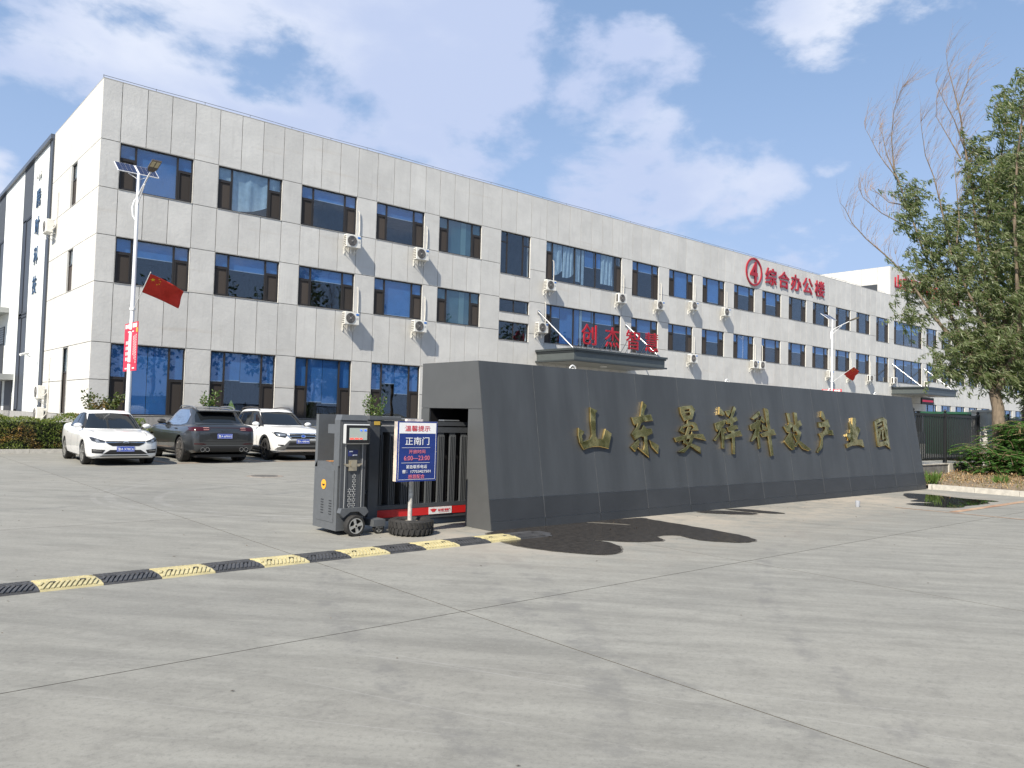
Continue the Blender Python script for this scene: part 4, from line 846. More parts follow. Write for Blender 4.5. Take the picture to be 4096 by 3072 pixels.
# ------------------------------------------------------------------ speed bump
sb = thing('speed_bump', (4, 7.93, 0), 'black and yellow ribbed rubber speed bump across the gateway', 'speed bump')
def bump_mesh(mirror):
    m = MB(); y0, y1 = -.21, .21; L = .496
    prof = [(y0,0),(y0+.006,.016),(-.11,.030),(.11,.030),(y1-.006,.016),(y1,0)]
    m.prism([(-L/2, y, z) for y, z in prof], (L, 0, 0))
    n = 12; d = .085
    for k in range(-4, n+3):
        xc = -L/2+L*k/n
        for ya, za, yb_, zb_ in ((-.20,.0175,-.112,.0305),(-.108,.0305,-.004,.0305),(.20,.0175,.112,.0305),(.108,.0305,.004,.0305)):
            fa, fb = 1-abs(ya)/.20, 1-abs(yb_)/.20
            cl = lambda v: max(-L/2+.002, min(L/2-.002, v))
            p = [(cl(xc+d*fa), ya, za), (cl(xc+d*fa+.024), ya, za), (cl(xc+d*fb+.024), yb_, zb_), (cl(xc+d*fb), yb_, zb_)]
            if p[1][0]-p[0][0] < .004 or p[2][0]-p[3][0] < .004: continue
            m.prism(p, (0, 0, .011))
    return m
YEL = M('yellow_rubber', (.46,.405,.225), .65, var=.12, vs=9, var2=.08); BLKR = M('black_rubber_bump', (.055,.056,.06), .6, var=.25, vs=9)
m1 = bump_mesh(0).mesh('bump_segment'); bm = bmesh.new(); bm.from_mesh(m1); bmesh.ops.recalc_face_normals(bm, faces=bm.faces); bm.to_mesh(m1); bm.free()
m2 = m1.copy(); m1.materials.append(YEL); m2.materials.append(BLKR)
holem = MB().lathe([(.026,.0),(.026,.008),(.018,.008),(0,.003)], (0,0,0), n=12).mesh('bolt_hole'); holem.materials.append(BLACK)
xs_ = -2.45
k = 0
xc = 1.44+.25
segs = [(1.44+.5*i+.25, 'y' if i % 2 == 0 else 'b') for i in range(-6, 12)]
for xc, c in segs:
    o = bpy.data.objects.new('bump_segment', m1 if c == 'y' else m2); COL.objects.link(o); o.location = (xc-.02*(xc-1.4)/6, 7.93, .0); adopt(o, sb)
    for dx in (-.12, .12):
        h = bpy.data.objects.new('bolt_hole', holem); COL.objects.link(h); h.location = (o.location.x+dx, 7.90, .036); adopt(h, o)
xe = segs[-1][0]+.25-.02
MB().prism([(xe, 7.72, 0), (xe, 8.14, 0), (xe+.22, 8.14, 0), (xe+.22, 7.90, 0)], (0,0,.012)).prism([(xe, 7.72, .012), (xe, 8.14, .012), (xe, 8.02, .032), (xe, 7.84, .032)], (.1,0,-.01)).build('end_cap', BLKR, sb)

# ------------------------------------------------------------------ puddles, manhole, painted lines, litter
def blobpoly(pts, sub=6, jit=.015):
    out = []; n = len(pts)
    for i in range(n):
        p0, p1, p2, p3 = (Vector(pts[(i+k-1) % n]) for k in range(4))
        for s in range(sub):
            t = s/sub
            q = .5*((2*p1)+(p2-p0)*t+(2*p0-5*p1+4*p2-p3)*t*t+(3*p1-p0-3*p2+p3)*t**3)
            out.append((q.x+random.uniform(-jit,jit), q.y+random.uniform(-jit,jit)))
    return out
def sheet(name, rings, z, mat, label=None, cat=None, group=None):
    cu = bpy.data.curves.new('s', 'CURVE'); cu.dimensions = '2D'; cu.fill_mode = 'FRONT'
    for r in rings:
        sp = cu.splines.new('POLY'); sp.points.add(len(r)-1); sp.use_cyclic_u = True
        for p, q in zip(sp.points, r): p.co = (q[0], q[1], 0, 1)
    o = bpy.data.objects.new('s', cu); COL.objects.link(o)
    me = bpy.data.meshes.new_from_object(o.evaluated_get(bpy.context.evaluated_depsgraph_get())); bpy.data.objects.remove(o); bpy.data.curves.remove(cu)
    me.materials.clear()
    for v in me.vertices: v.co.z = z
    o = ob(name, me, mat); return tag(o, label, cat, group)
DAMP = M('damp_concrete', (.115,.105,.09), .6, var=.25, vs=12)
def grow(pts, d):
    cx = sum(p[0] for p in pts)/len(pts); cy = sum(p[1] for p in pts)/len(pts); n = len(pts); out = []
    ar = sum(pts[i][0]*pts[(i+1)%n][1]-pts[(i+1)%n][0]*pts[i][1] for i in range(n)); sg = 1 if ar > 0 else -1
    for i in range(n):
        t_ = Vector(pts[(i+1)%n])-Vector(pts[i-1]); t_.normalize(); k = d*random.uniform(.3,1.3); out.append((pts[i][0]+sg*t_.y*k, min(8.47, pts[i][1]-sg*t_.x*k)))
    return out
WET = M('wet_concrete', (.040,.034,.028), .14, spec=.4, var=.4, vs=14, bump=.15, bs=40)
POOL = M('standing_water', (.020,.019,.017), .02, spec=.5)
BIG = [(7.1,8.46),(6.75,8.1),(6.55,7.5),(6.66,6.85),(7.02,6.33),(7.46,6.45),(7.76,6.9),(7.74,7.16),(8.1,6.78),(8.52,6.66),(8.76,6.95),(9.08,6.85),(9.0,6.4),(9.3,5.98),(9.68,5.98),(9.92,6.42),(10.06,7.3),(10.12,8.1),(10.04,8.42),(8.6,8.47)]
S1 = [(11.73, 8.41), (12.22, 8.43), (12.47, 8.1), (12.55, 7.74), (12.32, 7.72), (11.95, 7.99)]; S2 = [(12.65, 8.44), (12.98, 8.23), (13.07, 7.89), (13.06, 7.5), (12.77, 7.66), (12.63, 8.01)]
PUD = [(19.79, 8.21), (20.09, 7.93), (20.09, 7.46), (19.89, 6.95), (19.98, 6.42), (19.87, 6.22), (19.49, 6.32), (19.17, 6.18), (18.43, 6.18), (17.97, 6.23), (17.58, 6.16), (17.27, 6.27), (17.09, 6.65), (17.15, 7.06), (17.64, 7.02), (18.03, 6.8), (18.0, 7.01), (17.93, 7.3), (18.53, 7.39), (18.74, 7.71)]
for pts_, mt, lb in ((BIG, WET, 'large wet patch spreading from the foot of the dark sign wall'), (S1, WET, 'small wet streak at the wall foot beyond the big wet patch'), (S2, WET, 'thin wet streak right of the small one at the wall foot'), (PUD, POOL, 'still puddle mirroring the trees by the right end of the wall')):
    bp_ = blobpoly(pts_)
    rings = [bp_]
    if pts_ is BIG: rings.append(blobpoly([(8.92,8.43),(9.12,8.12),(9.27,7.9),(9.35,7.98),(9.2,8.25),(9.06,8.43)], 4, .005))
    o = sheet('puddle', rings, .007, mt, lb, 'puddle')
    d = sheet('damp_edge', [grow(bp_, .025)], .0035, DAMP); adopt(d, o)
mh = thing('manhole_cover', (8.1, 18.4, 0), 'round cast manhole cover in the yard concrete', 'manhole cover')
MB().lathe([(0,.012),(.30,.012),(.31,.005),(.31,0)], (8.1,18.4,0), n=32).build('lid', M('cast_iron', (.10,.095,.085), .7, var=.4, vs=12), mh)
MB().lathe([(.33,.0),(.33,.008),(.42,.008),(.44,.0)], (8.1,18.4,0), n=32, close=True).build('collar', M('patch_mortar', (.22,.19,.16), .9, var=.3, vs=9), mh)
ORG = M('worn_orange_paint', (.38,.20,.12), .8, var=.3, vs=3, tint=(.85,1.15,1.3))
def paint(x0, y0, x1, y1, label, w=.12):
    d = Vector((x1-x0, y1-y0)).normalized(); n_ = Vector((-d.y, d.x))*w/2
    m = MB(); k = 14; L = []
    for i in range(k+1):
        p = Vector((x0, y0)).lerp(Vector((x1, y1)), i/k); j = random.uniform(.85, 1.05)
        L += [(p.x+n_.x*j, p.y+n_.y*j, .0045), (p.x-n_.x*j, p.y-n_.y*j, .0045)]
    m.add(L, [(2*i, 2*i+1, 2*i+3, 2*i+2) for i in range(k)])
    tag(m.build('painted_line', ORG, fix=False), label, 'painted line', 'worn orange paint lines')
paint(16.2, 6.9, 16.4, 4.2, 'faint orange line running from the wall foot towards the road', .07); paint(16.45, 5.91, 22.5, 5.86, 'orange painted line leading to the right-hand kerb', .16)
for i, x in enumerate((7.45, 10.3, 13.1)): paint(x, 23.6, x, 29.1, ('orange bay line between the white sedan and the dark SUV','orange bay line between the dark and the white SUV','orange bay line right of the white SUV')[i])
paint(7.4, 23.55, 15.5, 23.55, 'orange line along the front of the parking bays', .13)
lit = MB()
for k in range(230):
    x = random.uniform(.5, 24); y = random.uniform(1.8, 20) if k % 3 else random.uniform(7.4, 9.4)
    if 7 < x < 22 and y > 8.45: continue
    s = random.uniform(.006, .02); a = random.uniform(0, PI)
    c, q = math.cos(a)*s, math.sin(a)*s
    lit.add([(x+c, y+q, .006), (x-q*.4, y+c*.4, .012), (x-c, y-q, .006), (x+q*.4, y-c*.4, .008)], [(0,1,2,3)])
tag(lit.build('leaf_litter', M('brown_litter', (.13,.09,.055), .9, var=.5, vs=3), fix=False), kind='stuff')
cu_ = thing('plastic_cup', (15.55, 7.35, 0), 'small crushed clear plastic cup on the concrete before the wall', 'plastic cup')
MB().lathe([(.035,0),(.045,.06),(.05,.12),(.047,.12),(.04,.06),(.03,.005)], (15.55,7.35,0), n=14).build('cup', M('cloudy_plastic', (.36,.38,.42), .25), cu_, smooth=50)

# ------------------------------------------------------------------ kerbs and verges
KST = M('kerb_concrete', (.45,.43,.385), .85, var=.15, vs=8, rnd=.06)
vg = MB().box(-40, 29.62, -.04, 31.6, 35.0, .09).build('planting_bed', M('bed_soil', (.10,.075,.05), .95, var=.3, vs=6)); tag(vg, kind='structure')
kb = thing('bed_kerb', (0, 29.55, 0), 'low pale concrete kerb along the planting bed behind the cars', 'kerb')
for i in range(40): piece('kerb_stone', -8+1*i+.004, 29.50, -.01, -7+1*i-.004, 29.62, .13, KST, kb)
n = 40
vt = MB(); vs = []
for j in range(31):
    for i in range(41):
        x = 22.1+i*1.0; y = -20+j*1.02
        vs.append((x, y, .10+.05*math.sin(x*1.3+y)*math.sin(y*.9)+random.uniform(-.015,.02)+.10*math.exp(-((x-28.5)**2+(y-9)**2)/9)))
vt.add(vs, [(j*41+i, j*41+i+1, (j+1)*41+i+1, (j+1)*41+i) for j in range(30) for i in range(40)])
tag(vt.build('verge', M('dry_soil', (.20,.155,.105), .95, var=.35, vs=3, bump=.6, bs=25), smooth=180), kind='structure')
k2 = thing('verge_kerb', (22.03, 3, 0), 'pale concrete kerb edging the dry verge beside the sign wall', 'kerb')
for i in range(26): piece('kerb_stone', 21.96, 8.40-1*(i+1)+.004, -.01, 22.09, 8.40-1*i-.004, .13, KST, k2)
MB().box(21.9, 8.401, -.01, 22.09, 8.48, .13).build('kerb_stone', KST, k2)

# ------------------------------------------------------------------ fence at the right end of the wall
FB = M('fence_black', (.016,.017,.018), .4, spec=.5)
fn = thing('steel_fence', (26, 10, .47), 'black steel bar fence on a low concrete wall beside the sign wall', 'fence')
fy = 10.0
for xa_, xb_ in ((22.2, 24.6), (24.72, 27.05), (27.2, 29.95)):
    MB().box(xa_, fy-.025, 1.98, xb_, fy+.025, 2.06).build('rail', FB, fn); MB().box(xa_, fy-.025, .60, xb_, fy+.025, .66).build('rail', FB, fn)
    nn = int((xb_-xa_)/.135)
    for i in range(nn): piece('bar', xa_+.05+(xb_-xa_-.1)*i/(nn-1)-.036, fy-.010, .66, xa_+.05+(xb_-xa_-.1)*i/(nn-1)+.036, fy+.010, 1.98, FB, fn)
for x in (24.66, 27.12, 29.99):
    p = MB().box(x-.045, fy-.05, .45, x+.045, fy+.05, 2.10).build('post', FB, fn); MB().lathe([(0,0),(.03,.01),(.055,.06),(.03,.11),(0,.12)], (x, fy, 2.10), n=12).build('finial', FB, p, smooth=60)
lw = thing('fence_base_wall', (26, 10, 0), 'low grey concrete wall carrying the black fence', 'wall')
MB().box(21.9, fy-.12, 0, 30.0, fy+.12, .47).build('wall', M('rough_cement', (.17,.165,.155), .9, var=.25, vs=5), lw); MB().box(21.9, fy-.14, .471, 30.0, fy+.14, .50).build('coping', M('pale_cement', (.42,.40,.36), .9, var=.2, vs=6), lw)
piece('buttress', 27.05, fy-.16, 0, 27.35, fy-.121, .47, M('pale_cement', (.42,.40,.36), .9), lw)
pr = thing('gate_pillar', (30.5, 10, 0), 'square pale stone pillar at the end of the black fence', 'pillar')
for i in range(4): MB().box(30.12, 9.75, .02+.55*i, 30.62, 10.25, .55*(i+1)).build('stone_block', M('pale_stone', (.50,.49,.46), .8, var=.08, vs=5), pr, bevel=.01)
MB().box(30.06, 9.69, 2.2, 30.68, 10.31, 2.28).build('cap', M('pale_stone', (.50,.49,.46), .8), pr)
f2 = thing('steel_fence', (33, 10, .47), 'black steel fence panel beyond the pale pillar', 'fence')
MB().box(30.75, fy-.025, 1.98, 36, fy+.025, 2.06).build('rail', FB, f2); MB().box(30.75, fy-.025, .60, 36, fy+.025, .66).build('rail', FB, f2)
for i in range(36): piece('bar', 30.8+.145*i-.028, fy-.02, .66, 30.8+.145*i+.028, fy+.02, 1.98, FB, f2)
p = MB().box(33.0, fy-.05, .1, 33.1, fy+.05, 2.1).build('post', FB, f2); MB().lathe([(0,0),(.03,.01),(.055,.06),(.03,.11),(0,.12)], (33.05, fy, 2.10), n=12).build('finial', FB, p)
gs = thing('green_skip', (45, 15.5, 0), 'dark green metal waste container behind the black fence', 'container')
MB().prism([(42.6,14.6,.3),(47.2,14.6,.3),(47.6,14.6,2.34),(42.2,14.6,2.34)], (0,2.0,0)).build('body', M('green_paint', (.012,.07,.035), .5, var=.15, vs=4), gs); MB().box(42.1,14.5,2.34,47.7,16.7,2.45).build('rim', M('green_paint', (.012,.07,.035), .5), gs)
for i in range(5): piece('rib', 42.7+1.05*i, 14.52, .35, 42.82+1.05*i, 14.598, 2.32, M('green_paint', (.012,.07,.035), .5), gs)

# ------------------------------------------------------------------ solar street lamps, flags, banners
LAMPW = M('lamp_white_paint', (.78,.79,.80), .35); PVC = M('solar_cells', (.014,.018,.055), .18, spec=.6); HEAD = M('lamp_head_brown', (.09,.075,.06), .5); LEDP = M('led_lens', (.52,.47,.30), .35)
def lamp(label):
    L = thing('solar_street_lamp', (0,0,0), label, 'street lamp', 'solar street lamps')
    MB().tube([(0,0,0),(0,0,3.2),(0,0,3.25),(0,0,10.15)], [.10,.085,.08,.055], 16).build('pole', LAMPW, L, smooth=50)
    MB().box(-.18,-.18,0,.18,.18,.03).build('base_plate', LAMPW, L)
    t_ = math.radians(36)
    for s in (-1, 1):
        def P(u, v, d=0): return (s*.012+s*u, v*math.cos(t_)-d*math.sin(t_)*1., 10.14+v*math.sin(t_)+d*math.cos(t_))
        m = MB().prism([P(0,0), P(.70,0), P(.70,.80), P(0,.80)], Vector(P(0,0,.03))-Vector(P(0,0))); pn = m.build('solar_panel', LAMPW, L)
        for i in range(4):
            for j in range(6):
                u0, u1 = .025+.165*i, .025+.165*i+.161; v0, v1 = .025+.127*j, .025+.127*j+.124
                MB().quad(P(u0,v0,.034), P(u1,v0,.034), P(u1,v1,.034), P(u0,v1,.034)).build('solar_cell', PVC, pn, fix=False)
        MB().tube([(0,0,9.95),(s*.36,.05,10.14)], .014, 6).build('panel_stay', LAMPW, L)
    MB().tube([(0,-.02,9.32),(0,-.5,9.55),(0,-1.45,9.93)], .03, 10).build('arm', LAMPW, L, smooth=60); MB().tube([(0,-.03,9.0),(0,-.8,9.62)], .02, 8).build('arm_brace', LAMPW, L)
    d = Vector((0,-.52,.16)); u = Vector((0,.16,.52)).normalized()*.05; c = Vector((0,-1.45,9.93))
    h = MB(); w1, w2 = .09, .16
    h.prism([c+Vector((-w1,0,0)), c+Vector((w1,0,0)), c+d*.35+Vector((w2,0,0)), c+d*1.35+Vector((w2,0,0)), c+d*1.35-Vector((w2,0,0)), c+d*.35-Vector((w2,0,0))], u); hd = h.build('lamp_head', HEAD, L)
    for s in (-1, 1):
        q = c-u*.08; MB().quad(q+d*.6+Vector((s*.015,0,0)), q+d*.6+Vector((s*.14,0,0)), q+d*1.28+Vector((s*.14,0,0)), q+d*1.28+Vector((s*.015,0,0))).build('led_lens', LEDP, hd, fix=False)
    MB().tube([(-.0,.02,9.3),(-.10,.06,9.15),(-.15,.08,8.9),(-.13,.06,8.6),(-.05,.02,8.45)], .03, 8).build('cable_loop', LAMPW, L, smooth=60)
    MB().lathe([(.085,0),(.105,0),(.105,.08),(.085,.08)], (0,0,5.10), n=16, close=True).build('flag_bracket', LAMPW, L)
    return L
l1 = lamp('white solar street lamp behind the white sedan'); l2 = copy_tree(l1)
l1.location = (8.30, 31, .05); l2.location = (60.95, 31, .0); l2['label'] = 'white solar street lamp rising behind the sign wall near the five red characters'
FLAGR = M('flag_red_cloth', (.50,.03,.02), .8, var=.08, vs=5); STARY = M('flag_yellow', (.75,.55,.03), .8)
def flag(x0, y0, z0, label, wind):
    f = thing('flag', (x0, y0, z0), label, 'flag', 'red flags on the lamp poles')
    a = Vector((x0, y0-.08, z0)); b = a+Vector((.05, -1.75, 1.22)); MB().tube([a, b], .014, 8).build('flag_pole', LAMPW, f)
    n, m = 22, 14; vs = []; d = (b-a).normalized(); o = b-d*.08
    W3 = Vector(wind)
    for j in range(m+1):
        for i in range(n+1):
            u, v = i/n, j/m
            p = o-d*(v*1.0)+W3*u*1.25+Vector((0, 0, -.34*u-.12*u*u))+Vector((0, 1, .25))*(.11*math.sin(u*8+v*3.5)*u+.06*math.sin(u*16-v*5)*u)+d*(.10*u*u*(v-.5))
            vs.append(p)
    mb_ = MB(); mb_.add(vs, [(j*(n+1)+i, j*(n+1)+i+1, (j+1)*(n+1)+i+1, (j+1)*(n+1)+i) for j in range(m) for i in range(n)])
    cl = mb_.build('cloth', FLAGR, f, smooth=180, fix=False)
    md = cl.modifiers.new('s', 'SOLIDIFY'); md.thickness = .004; md.offset = 0
    def SP(u, v): i = min(n-1, int(u*n)); j = min(m-1, int(v*m)); return Vector(vs[j*(n+1)+i])
    nrm = (SP(.2,.1)-SP(.05,.1)).cross(SP(.05,.3)-SP(.05,.1)).normalized()
    for (u, v, r) in ((.15,.22,.09),(.30,.08,.035),(.36,.18,.035),(.36,.32,.035),(.30,.42,.035)):
        c = SP(u, v); ax = (SP(u+.06, v)-c).normalized(); ay = nrm.cross(ax)
        for sgn_ in (-1, 1):
            pts = [c+nrm*sgn_*.012+(ax*math.sin(k*PI/5)+ay*math.cos(k*PI/5))*(r if k % 2 == 0 else r*.4) for k in range(10)]
            MB().quad(*pts).build('star', STARY, cl, fix=False)
flag(8.30, 31, 5.12, 'red flag with yellow stars on the lamp behind the white sedan', (1, .05, 0)); flag(60.95, 31, 5.12, 'red flag on the far lamp behind the sign wall', (1, .05, 0))
BANR = M('banner_red', (.60,.025,.06), .55); BANW = M('banner_white_print', (.85,.72,.70), .6); BANY = M('banner_yellow', (.80,.45,.05), .6)
def banner(x0, y0, z0, label):
    b = thing('banner_pair', (x0, y0, z0), label, 'banner', 'red banner pairs on lamp poles')
    for s in (-1, 1):
        ya, yb_ = y0+s*.10, y0+s*.82
        p = MB().box(x0-.012, min(ya,yb_), z0, x0+.012, max(ya,yb_), z0+1.78).build('banner', BANR, b); xf = x0-.0145
        def q(y_, z_, w, h, mt): MB().box(xf-.002, y_-w/2, z_-h/2, xf, y_+w/2, z_+h/2).build('print', mt, p, fix=False)
        q((ya+yb_)/2-.14, z0+1.66, .24, .15, BANW); q((ya+yb_)/2+.14, z0+1.66, .24, .15, BANW); q(ya+s*.16, z0+1.45, .2, .05, BANW)
        if s < 0:
            q(yb_+.09, z0+1.48, .16, .16, BANY)
            for c_ in range(3):
                for r in range(12 if c_ == 0 else (10 if c_ == 1 else 8)):
                    q(yb_+.14+.15*c_, z0+1.30-.09*r-.03*c_, .06, .062, BANW)
        else:
            for r in range(4): q(ya+.25, z0+1.05-.2*r, .10, .13, BANW); q(ya+.42, z0+1.05-.2*r, .10, .13, BANW)
        q((ya+yb_)/2, z0+.1, .28, .05, BANW)
    for z in (z0+.3, z0+1.5): MB().tube([(x0, y0-.14, z), (x0, y0+.14, z)], .02, 6).lathe([(.085,-.02),(.105,-.02),(.105,.02),(.085,.02)], (x0,y0,z), n=16, close=True).build('clamp', BANR, b)
banner(8.30, 31, 2.9, 'pair of red banners with white print on the near lamp pole'); banner(60.95, 31, 2.75, 'pair of red banners peeping over the sign wall on the far lamp pole')
# ------------------------------------------------------------------ plants
class LeafMesh:
    def __init__(s): s.v = []; s.f = []
    def leaf(s, p, d, n, L, w):
        d = d.normalized(); b = d.cross(n)
        if b.length < 1e-4: b = d.orthogonal()
        b = b.normalized()*w*.5; k = len(s.v); q = p+d*L*.5
        nn = b.cross(d).normalized()*w*.18
        s.v += [tuple(p), tuple(q+b+nn), tuple(p+d*L), tuple(q-b+nn)]; s.f.append((k, k+1, k+2, k+3))
    def build(s, name, mat, parent):
        me = bpy.data.meshes.new(name); me.from_pydata(s.v, [], s.f); me.update(); return ob(name, me, mat, parent)
rv = lambda a=1.: Vector((random.uniform(-a, a), random.uniform(-a, a), random.uniform(-a, a)))
WILLOW = leafmat('willow_leaf', (.105,.150,.055), (.235,.265,.135), .5); BARK = M('bark', (.155,.12,.085), .9, var=.4, vs=9, bump=.9, bs=22, stretch=(1,1,.25)); TWIG = M('bare_twig', (.24,.16,.10), .85, var=.25, vs=3)
LATV = Vector((.299, -.954, 0)); DEPV = Vector((.954, .299, 0)); WIND = Vector((.45, -.85, 0)).normalized()
def willow(loc, label, dense=1.):
    T = thing('willow_tree', loc, label, 'tree', 'willows on the verge'); B = Vector(loc)
    def P(l, z, d=0.): return B+LATV*l+DEPV*d+Vector((0,0,z))
    tr = MB(); bt = MB(); lf = LeafMesh(); placed = {}
    AMP = dict(trunk=0, l1=-.9, l2=.7, l2b=.4, l2c=-.4, l2d=.5, l2e=-.5, l3=-1.0, l3b=.6, l4=.5, l4b=-.5, l4c=.5, l4d=.3, l5=1.6, l6=-1.5)
    RAD = dict(trunk=(.21,.15), l1=(.10,.004), l2=(.09,.004), l3=(.07,.004), l4=(.09,.004), l5=(.10,.015), l6=(.10,.02))
    DEAD = dict(l1=6.6, l2=10.3, l2b=0, l2c=0, l2d=9.2, l2e=8.6, l3=8.8, l3b=8.6, l4=11.2, l4b=0, l4c=10.9, l4d=0, l5=14, l6=14)
    def twig(p, d, L, leafy, r=.009):
        pts = [p]; v = d.normalized()
        for i in range(4):
            v = (v+rv(.28)+Vector((0,0,-.22 if leafy else .10))+WIND*.16).normalized(); pts.append(pts[-1]+v*L/4)
        (tr if leafy else bt).tube(pts, [r, r*.8, r*.6, r*.45, r*.3], 3, cap=False)
        if leafy:
            nl = int(L*34*dense)
            for i in range(nl):
                t = random.uniform(.1, 1)*4; k = min(3, int(t)); q = pts[k].lerp(pts[k+1], t-k)+rv(.045)
                dd = (WIND*random.uniform(.1,1.1)+Vector((0,0,-random.uniform(.15,1.1)))+rv(.55))
                lf.leaf(q, dd, rv(1), random.uniform(.13,.23), random.uniform(.03,.055))
        return pts
    for nm, pts in LIMBS.items():
        a = AMP[nm]; d0 = 0.
        if placed:
            best = min(((abs(l-pts[0][0])+abs(z-pts[0][1]), d) for l, z, d in placed['all'])); d0 = best[1]
        n = len(pts); P3 = []; cur = []
        for i, (l, z) in enumerate(pts):
            d = d0+a*(i/max(1, n-1))**1.1*(1 if nm != 'trunk' else 0)+(random.uniform(-.06,.06) if nm != 'trunk' else 0)
            P3.append(P(l, z, d)); cur.append((l, z, d))
        placed.setdefault('all', []).extend(cur)
        r0, r1 = RAD.get(nm, (.026, .006)); tr.tube(P3, [r0+(r1-r0)*(i/(n-1))**.6 for i in range(n)] if nm != 'trunk' else [.26,.20,.185,.16], 10)
        if nm == 'trunk': continue
        for i in range(n-1):
            seg_ = P3[i+1]-P3[i]; L = seg_.length; zmid = (pts[i][1]+pts[i+1][1])/2
            leafy = zmid < DEAD[nm] and zmid > 3.2
            steps = max(1, int(L*(7 if leafy else 9)))
            if zmid < 3.0: continue
            for s in range(steps):
                p = P3[i].lerp(P3[i+1], (s+random.random())/steps)
                if leafy: twig(p, seg_.normalized()*.6+rv(.9)+Vector((0,0,.2)), random.uniform(.45,.95), True)
                elif random.random() < .8:
                    q = twig(p, seg_.normalized()*.9+rv(.45)+Vector((0,0,.45))+WIND*.2, random.uniform(.5,1.4), False, .006)
                    for _ in range(4): twig(q[random.randint(1,3)], (q[4]-q[0]).normalized()+rv(.5), random.uniform(.3,.8), False, .004)
                    if i == n-2:
                        for _ in range(2): twig(P3[-1], seg_.normalized()+rv(.35)+WIND*.4, random.uniform(.5,1.2), False, .006)
    for (l, z, rl, rz, rd, c) in ((-1.2,4.3,1.0,.75,1.2,60),(-.3,4.1,.9,.9,1.4,70),(-1.85,6.1,.55,.9,.8,36),(-2.25,7.6,.55,1.2,.8,55),(-2.75,9.3,.40,1.1,.5,42),(-1.0,6.6,.8,1.5,1.2,80),(0,5.8,1.2,2.1,1.6,150),(1.0,5.0,1.1,2.0,1.6,110),
                            (-1.5,7.7,.7,.9,.8,55),(-1.35,8.8,.45,.6,.5,25),(-.7,9.6,.5,1.3,.7,50),(.2,9.0,.9,2.4,1.4,120),(.9,8.5,.9,3.,1.4,120),(.3,12.,.5,1.2,.8,40),(1.0,11.,.7,1.6,1.,55),(1.8,7,1.2,3,1.5,110),(-2.7,5.4,.45,.5,.5,22),(-2.5,6.4,.5,.5,.5,22),(-.75,11.0,.35,.7,.4,18),(.8,12.7,.6,.9,.8,34),(-1.6,3.6,.5,.4,.6,22),(-.9,3.5,.8,.5,.9,34),(-.25,3.2,.6,.45,.9,26)):
        for _ in range(int(c*1.3)):
            v = rv(1).normalized()*random.random()**.45
            p = P(l+v.x*rl, z+v.z*rz, v.y*rd); twig(p, rv(1)+Vector((0,0,.3)), random.uniform(.4,.85), True, .007)
    tr.build('trunk', BARK, T, smooth=60, fix=False); tag(bt.build('bare_twig_spray', TWIG, T, fix=False), kind='stuff'); lf.build('crown', WILLOW, T)
    return T
w1 = willow((29.1, 9.1, .1), 'tall willow with bare upper twigs rising right of the sign wall')
w2 = copy_tree(w1); w2.location = (33.2, 9.44, .1); w2.rotation_euler = (0, 0, 2.2); w2.scale = (.92, .92, .9); w2['label'] = 'second willow at the right edge, partly behind the first'
# belt of street trees across the road behind the viewer, seen mirrored in the glass
tb = LeafMesh(); tt = MB()
for i in range(26):
    x = -34+5.6*i+random.uniform(-2,2); y = -24+random.uniform(-4,3); h = random.uniform(13,20)
    tt.tube([(x,y,0),(x+.2,y,h*.4),(x,y+.3,h*.75)], [.22,.16,.06], 7)
    for _ in range(620):
        v = rv(1).normalized()*random.random()**.4; p = Vector((x+v.x*3.6, y+v.y*3.2, h*.62+v.z*h*.38)); tb.leaf(p, rv(1), rv(1), random.uniform(.5,.9), random.uniform(.3,.5))
o = tb.build('street_tree_belt', leafmat('belt_leaf', (.03,.06,.02), (.07,.11,.04), .3), None); tag(o, kind='stuff')
tag(tt.build('street_tree_trunks', BARK), kind='stuff')

# hedge along the planting bed
HEDGE = leafmat('hedge_leaf', (.11,.17,.04), (.24,.27,.08), .35, (.38,.19,.08))
def hedge(x0, x1, y0, y1, h, label, dens=520):
    t_ = thing('hedge', ((x0+x1)/2, (y0+y1)/2, .05), label, 'hedge'); lf = LeafMesh(); tw = MB()
    n = int((x1-x0)*dens)
    for k in range(n):
        x = random.uniform(x0, x1); hh = h+.10*math.sin(x*2.1)+.06*math.sin(x*5.3)
        if random.random() < .62: y = y0+abs(random.gauss(0,.10))+.06*math.sin(x*3.7); z = random.uniform(.06, hh)
        else: y = random.uniform(y0, y1); z = hh-abs(random.gauss(0,.09))
        lf.leaf(Vector((x, y, z)), Vector((random.uniform(-.6,.6), random.uniform(-1,.2), random.uniform(-.1,1))), rv(1), random.uniform(.05,.10), random.uniform(.03,.055))
    x = x0
    while x < x1:
        for _ in range(2): tw.tube([(x, (y0+y1)/2, .05), (x+random.uniform(-.2,.2), random.uniform(y0+.1,y1-.1), h*.8)], .012, 4)
        x += .3
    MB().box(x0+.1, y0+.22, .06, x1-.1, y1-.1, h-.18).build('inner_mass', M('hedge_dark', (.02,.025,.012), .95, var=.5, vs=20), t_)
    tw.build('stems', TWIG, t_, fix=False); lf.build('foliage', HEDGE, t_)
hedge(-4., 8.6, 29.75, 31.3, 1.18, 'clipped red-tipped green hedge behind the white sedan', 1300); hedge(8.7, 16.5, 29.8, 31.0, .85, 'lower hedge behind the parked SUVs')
SHR = leafmat('shrub_leaf', (.05,.10,.02), (.12,.18,.045), .35); SHRR = leafmat('red_tip_shrub_leaf', (.05,.085,.02), (.12,.14,.04), .3, (.20,.11,.035))
